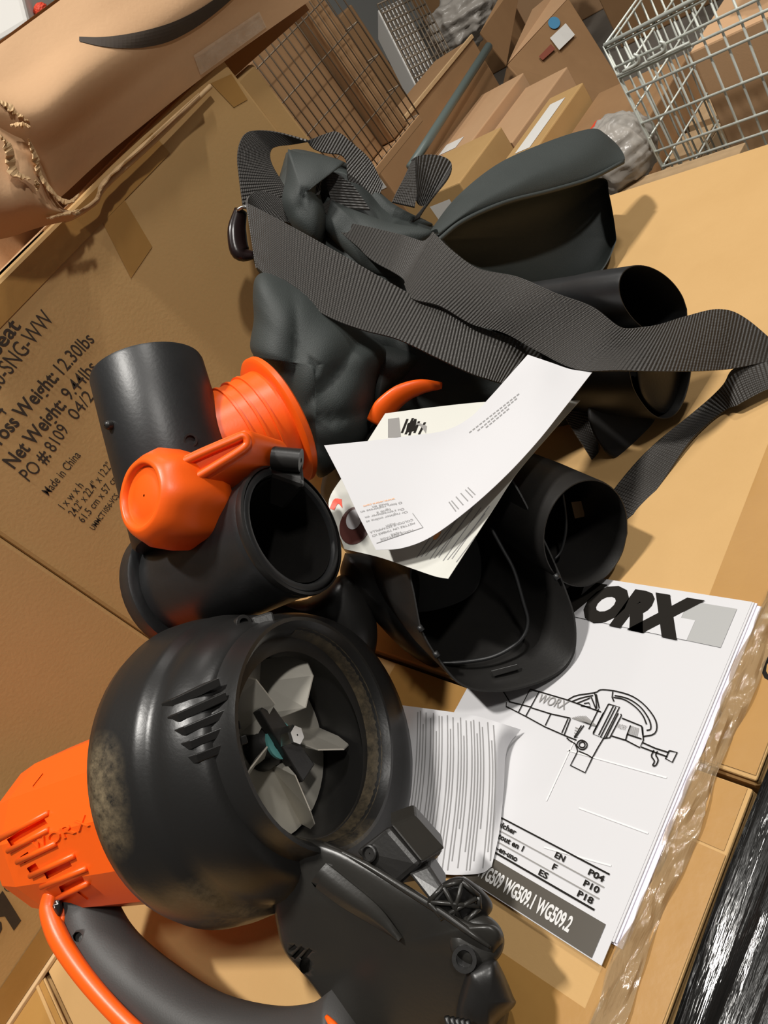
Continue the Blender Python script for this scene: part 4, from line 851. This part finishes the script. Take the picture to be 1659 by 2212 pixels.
tag(abox('cardboard_carton', (bx+.14, by0+.12, zbot+.004), (bx+.95, by0+Dp-.05, ztop-.16), M_card2, bevel=.006), 'tan carton inside the galvanised basket', 'carton')
def blob(name, c, r, sc, m, label, cat, seed=0, amp=.25):
    bm = bmesh.new(); bmesh.ops.create_icosphere(bm, subdivisions=5, radius=1); rs = np.random.RandomState(seed); W = rs.normal(size=(10, 3))*4.5; ph = rs.rand(10)*6
    V = []
    for v in bm.verts:
        p = np.array(v.co); f = 1+.6*amp*sum((1-abs(math.sin(W[i]@p+ph[i])))**2-.35 for i in range(10))/3.2; V.append(np.array(c)+p*f*np.array(sc)*r)
    Fc = [tuple(x.index for x in f.verts) for f in bm.faces]; bm.free()
    return tag(mk(name, V, Fc, m, smooth=True), label, cat)
blob('plastic_bag', (bx+.42, by0+.34, ztop-.04), .16, (1, 1, .8), M_plastic, 'crumpled grey plastic bag on the carton in the basket', 'plastic bag', 3)

# brown wire cage full of cartons behind the printed carton
cx0 = -1.60
cage = thing('wire_cage', 'dull brown wire cage filled with cartons behind the printed carton', 'cage', (cx0-.3, 1.6, -1.1))
p1 = WX(545, 150, cx0); p2 = WX(905, 248, cx0); p3 = WX(818, 352, cx0); p4 = WX(801, 5, cx0)
cy0, cy1 = p1[1]-.25, p2[1]; cz0 = (p2[2]+p3[2])/2; cz1 = max(p1[2], p4[2])+.35
n = int((cy1-cy0)/.024)
for k in range(n+1): wire((cx0, cy0+(cy1-cy0)*k/n, cz0), (cx0, cy0+(cy1-cy0)*k/n, cz1), .0016, M_wired, cage)
for k in range(9): wire((cx0-.003, cy0, cz0+(cz1-cz0)*k/8), (cx0-.003, cy1, cz0+(cz1-cz0)*k/8), .0018, M_wired, cage)
for k in range(12): wire((cx0-.05*k, cy1, cz0), (cx0-.05*k, cy1, cz1), .0022, M_wired, cage)
for k in range(9): wire((cx0, cy1, cz0+(cz1-cz0)*k/8), (cx0-.6, cy1, cz0+(cz1-cz0)*k/8), .0022, M_wired, cage)
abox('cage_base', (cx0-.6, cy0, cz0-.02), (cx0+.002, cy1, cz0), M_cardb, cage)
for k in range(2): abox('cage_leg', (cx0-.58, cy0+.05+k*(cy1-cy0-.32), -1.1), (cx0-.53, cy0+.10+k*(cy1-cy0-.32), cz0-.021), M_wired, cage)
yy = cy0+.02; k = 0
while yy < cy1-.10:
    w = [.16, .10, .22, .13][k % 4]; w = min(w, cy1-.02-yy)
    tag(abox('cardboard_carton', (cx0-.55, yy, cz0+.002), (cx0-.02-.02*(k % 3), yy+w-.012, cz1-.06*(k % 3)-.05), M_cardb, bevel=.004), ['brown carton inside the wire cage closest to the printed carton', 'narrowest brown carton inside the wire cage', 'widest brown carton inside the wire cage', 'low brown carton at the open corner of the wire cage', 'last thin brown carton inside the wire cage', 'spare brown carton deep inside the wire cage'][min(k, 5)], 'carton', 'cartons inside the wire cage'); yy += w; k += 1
# bright carton edge just behind the printed carton
e0 = WX(500, 150, WALLX); 
tag(abox('cardboard_carton', (-1.36, .648, -1.1), (-.885, .690, .475), M_card, bevel=.006), 'tan carton standing just behind the printed carton', 'carton')

# long cartons lying on the next pallet, running away
def lcar(label, a, b, zt_, L, h, m=M_card, lab=None, grp=None):
    A = T(*a, zt_); B = T(*b, zt_); x0, x1 = min(A[0], B[0]), max(A[0], B[0]); y0 = (A[1]+B[1])/2
    t = thing('long_carton', label, 'carton', ((x0+x1)/2, y0+L/2, zt_-h))
    abox('carton_body', (x0, y0, zt_-h), (x1, y0+L, zt_), m, t, bevel=.006)
    if lab:
        for (u0, u1, v0, v1, face) in lab:
            if face == 'end': mk('label', [(x0+(x1-x0)*u0, y0-.001, zt_-h*v0), (x0+(x1-x0)*u1, y0-.001, zt_-h*v0), (x0+(x1-x0)*u1, y0-.001, zt_-h*v1), (x0+(x1-x0)*u0, y0-.001, zt_-h*v1)], [(0, 1, 2, 3)], M_label, t)
            else: mk('label', [(x0+(x1-x0)*u0, y0+v0, zt_+.001), (x0+(x1-x0)*u1, y0+v0, zt_+.001), (x0+(x1-x0)*u1, y0+v1, zt_+.001), (x0+(x1-x0)*u0, y0+v1, zt_+.001)], [(0, 1, 2, 3)], M_label, t)
    return t, (x0, x1, y0)
PZ = -.76
def lbox(label, x0, x1, y0, y1, z1, m, labs=()):
    t = thing('long_carton', label, 'carton', ((x0+x1)/2, (y0+y1)/2, PZ))
    abox('carton_body', (x0, y0, PZ), (x1, y1, z1), m, t, bevel=.006)
    for kind, a, b, c, d in labs:
        if kind == 'end': mk('label', [(a, y0-.002, c), (b, y0-.002, c), (b, y0-.002, d), (a, y0-.002, d)], [(0, 1, 2, 3)], M_label, t)
        else: mk('label', [(a, c, z1+.002), (b, c, z1+.002), (b, d, z1+.002), (a, d, z1+.002)], [(0, 1, 2, 3)], M_label, t)
    return t
lbox('tall brown carton with frayed pale top edge beside the pole', -3.30, -3.00, 2.55, 3.60, -.27, M_cardb, [('end', -3.13, -3.02, -.42, -.33)])
abox('top_edge', (-3.006, 2.55, -.275), (-2.99, 3.60, -.255), M_cardl, bpy.data.objects['long_carton'], bevel=.002)
lbox('wide long carton right beside the grey-green pole', -2.985, -2.685, 2.85, 3.42, -.50, M_card2, [('top', -2.93, -2.80, 2.86, 2.95)])
lbox('slim long carton with two white end labels', -2.665, -2.40, 2.76, 3.35, -.55, M_card2, [('end', -2.65, -2.55, -.68, -.59), ('end', -2.53, -2.42, -.66, -.58)])
lbox('slim long carton with a long white label on top', -2.24, -2.06, 2.46, 2.92, -.50, M_card, [('top', -2.19, -2.11, 2.50, 2.84)])
lbox('short tan carton with square white label seen under the strap loop', -2.74, -2.37, 2.33, 2.72, -.45, M_card, [('end', -2.60, -2.47, -.60, -.50)])
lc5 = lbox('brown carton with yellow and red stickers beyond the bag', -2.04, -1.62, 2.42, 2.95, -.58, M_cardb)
mk('sticker', [(-2.00, 2.44, -.577), (-1.95, 2.44, -.577), (-1.95, 2.56, -.577), (-2.00, 2.56, -.577)], [(0, 1, 2, 3)], M_yel, lc5)
mk('sticker', [(-1.92, 2.55, -.577), (-1.87, 2.55, -.577), (-1.87, 2.68, -.577), (-1.92, 2.68, -.577)], [(0, 1, 2, 3)], M_red, lc5)
pl = thing('pallet_base', 'wooden pallet deck carrying the long cartons', 'pallet', (-2.45, 3.1, -1.1))
for k in range(5): abox('deck_board', (-3.4, 2.32+k*.21, -.79), (-1.5, 2.32+k*.21+.16, PZ-.001), M_wood, pl)
for k in range(3): abox('pallet_block', (-3.4+k*.9, 2.34, -1.1), (-3.3+k*.9, 3.30, -.792), M_wood, pl)
tag(tube('pole', [T(1056, 100, -.350), T(928, 298, -.400), T(886, 362, -.415)], .022, M_pipe, seg=14), 'grey-green round pole lying along the long cartons', 'pole')
q = T(908, 396, -.42); tag(tube('cap', [q-np.array([0, .0, .028]), q+np.array([0, 0, .0])], .026, M_teal, seg=18), 'small round teal cap seen through the strap loop', 'cap')

# upright carton with blue sticker
TL, TR, BR, BL = C(1095, 140, 4.2), C(1228, -5, 4.5), C(1372, 225, 4.25), C(1262, 318, 3.95)
dotb = thing('cardboard_carton', 'open brown carton with blue round sticker and white label', 'carton', (TL+BR)/2*np.array([1, 1, 0])+np.array([0, 0, -.62]))
bk = nrm(np.cross(TR-TL, BL-TL)); bk = bk if bk@(TL-CAM) > 0 else -bk
pbox('carton_body', [TL, TR, BR, BL], bk*.2, M_cardb, dotb, bevel=.006)
bvq = BVHTree.FromPolygons([Vector(p) for p in (TL, TR, BR, BL)], [(0, 1, 2, 3)])
disc_px('round_sticker', 1197, 49, 13, 13, bvq, M_blue, dotb, off=.004)
decal('label', [(1188, 82), (1222, 50)], [(1208, 108), (1242, 75)], bvq, M_label, dotb, n=3, off=.004)
decal('red_print', [(1164, 122), (1190, 95)], [(1172, 130), (1200, 105)], bvq, mat('faded_red_print', (.26, .07, .04), .7), dotb, n=3, off=.004)
_fl = [C(1020, 60, 3.3), C(1060, 0, 3.5), C(1110, -40, 3.6), C(1096, 140, 3.3)]
pbox('open_flap', [C(1037, 70, 4.05), C(1075, 0, 4.3), C(1130, -60, 4.5), C(1094, 140, 4.18)], bk*.01, M_cardb, dotb, bevel=.001)
pbox('open_flap', [C(1096, 138, 4.21), C(1150, 20, 4.45), C(1210, -30, 4.65), C(1228, -5, 4.51)], bk*.01, M_card2, dotb, bevel=.001)
blob('plastic_bag', C(1340, 330, 2.35), .13, (.9, 1, .9), M_plastic, 'grey wrapped bundle between the bag and the galvanised basket', 'plastic bag', 5, .2)
pal2 = thing('pallet_base', 'pale wooden pallet corner beside the galvanised basket', 'pallet', T(1390, 390, -1.0))
for k in range(3): a_ = T(1385, 372+k*14, -.50-.0*k); abox('deck_board', (a_[0]-.09, a_[1]-.03, -.56-.05*k), (a_[0]+.30, a_[1]+.03, -.53-.05*k), M_wood, pal2)
# heap of wrapped goods at the very top
blob('plastic_bag', C(1000, 40, 5.5), .30, (1, 1, .7), M_plastic, 'crumpled clear plastic wrap heaped behind the long cartons', 'plastic bag', 9, .35)
blob('plastic_bag', C(1135, -95, 5.0), .18, (1, 1, .7), M_plastic, 'dark plastic wrap heap beyond the open carton', 'plastic bag', 12, .35)
cr2 = thing('wire_crate', 'grey wire crate holding white goods at the back', 'crate', C(850, 90, 4.0)*np.array([1, 1, 0])+np.array([0, 0, -1.1]))
o_ = C(815, 10, 4.8); ex = C(900, -30, 4.9)-o_; ed = C(905, 190, 4.7)-o_
for k in range(12): wire(o_+ex*k/11, o_+ex*k/11+ed, .006, M_wired, cr2)
for k in range(10): wire(o_+ed*k/9, o_+ed*k/9+ex, .006, M_wired, cr2)
tag(pbox('white_goods', [o_-cv(0, 0, -.05)+ex*0, o_+ex*.6+cv(0, 0, .05), o_+ex*.6+ed+cv(0, 0, .05), o_+ed+cv(0, 0, .05)], cv(0, 0, .3), M_label, bevel=.01), 'white boxy goods inside the grey wire crate', 'box')
# cartons stacked far behind to close the view
for k, (x0, x1, y0, y1, z1, m, lb) in enumerate([(-5.2, -4.5, 5.8, 6.4, -.10, M_cardb, 'dark brown carton far behind the wire crate'), (-4.4, -3.6, 5.9, 6.5, -.25, M_card2, 'pale carton far behind the plastic wrap heap'),
        (-3.1, -2.3, 4.9, 5.5, -.35, M_cardb, 'brown carton far behind the open carton with blue sticker'), (-2.2, -1.2, 4.6, 5.3, -.40, M_cardb, 'brown carton far behind the galvanised basket'), (-1.1, -.2, 4.4, 5.1, -.5, M_card2, 'wide pale carton far behind the galvanised basket'), (-6.2, -5.0, 4.2, 5.0, .1, M_cardb, 'tall dark carton far behind the wire cage')]):
    tag(abox('cardboard_carton', (x0, y0, -1.1), (x1, y1, z1), m, bevel=.01), lb, 'carton')
# white cabinet and grey panel above the parcel
tag(pbox('white_cabinet', [C(-160, -60, 3.2), C(10, -160, 3.2), C(62, 48, 3.2), C(-110, 150, 3.2)], cv(0, 0, .5), M_label, bevel=.02), 'white cabinet far behind the torn parcel', 'cabinet')
tag(pbox('grey_cabinet', [C(20, -150, 4.2), C(260, -250, 4.2), C(330, 0, 4.2), C(70, 50, 4.2)], cv(0, 0, .5), M_pipe, bevel=.02), 'grey-green cabinet far behind the torn parcel', 'cabinet')
tag(blob('red_bundle', C(88, 22, 3.3), .035, (1, 1, .8), M_red, 'small red bundle behind the torn parcel', 'bundle', 4, .2), 'small red bundle behind the torn parcel', 'bundle')
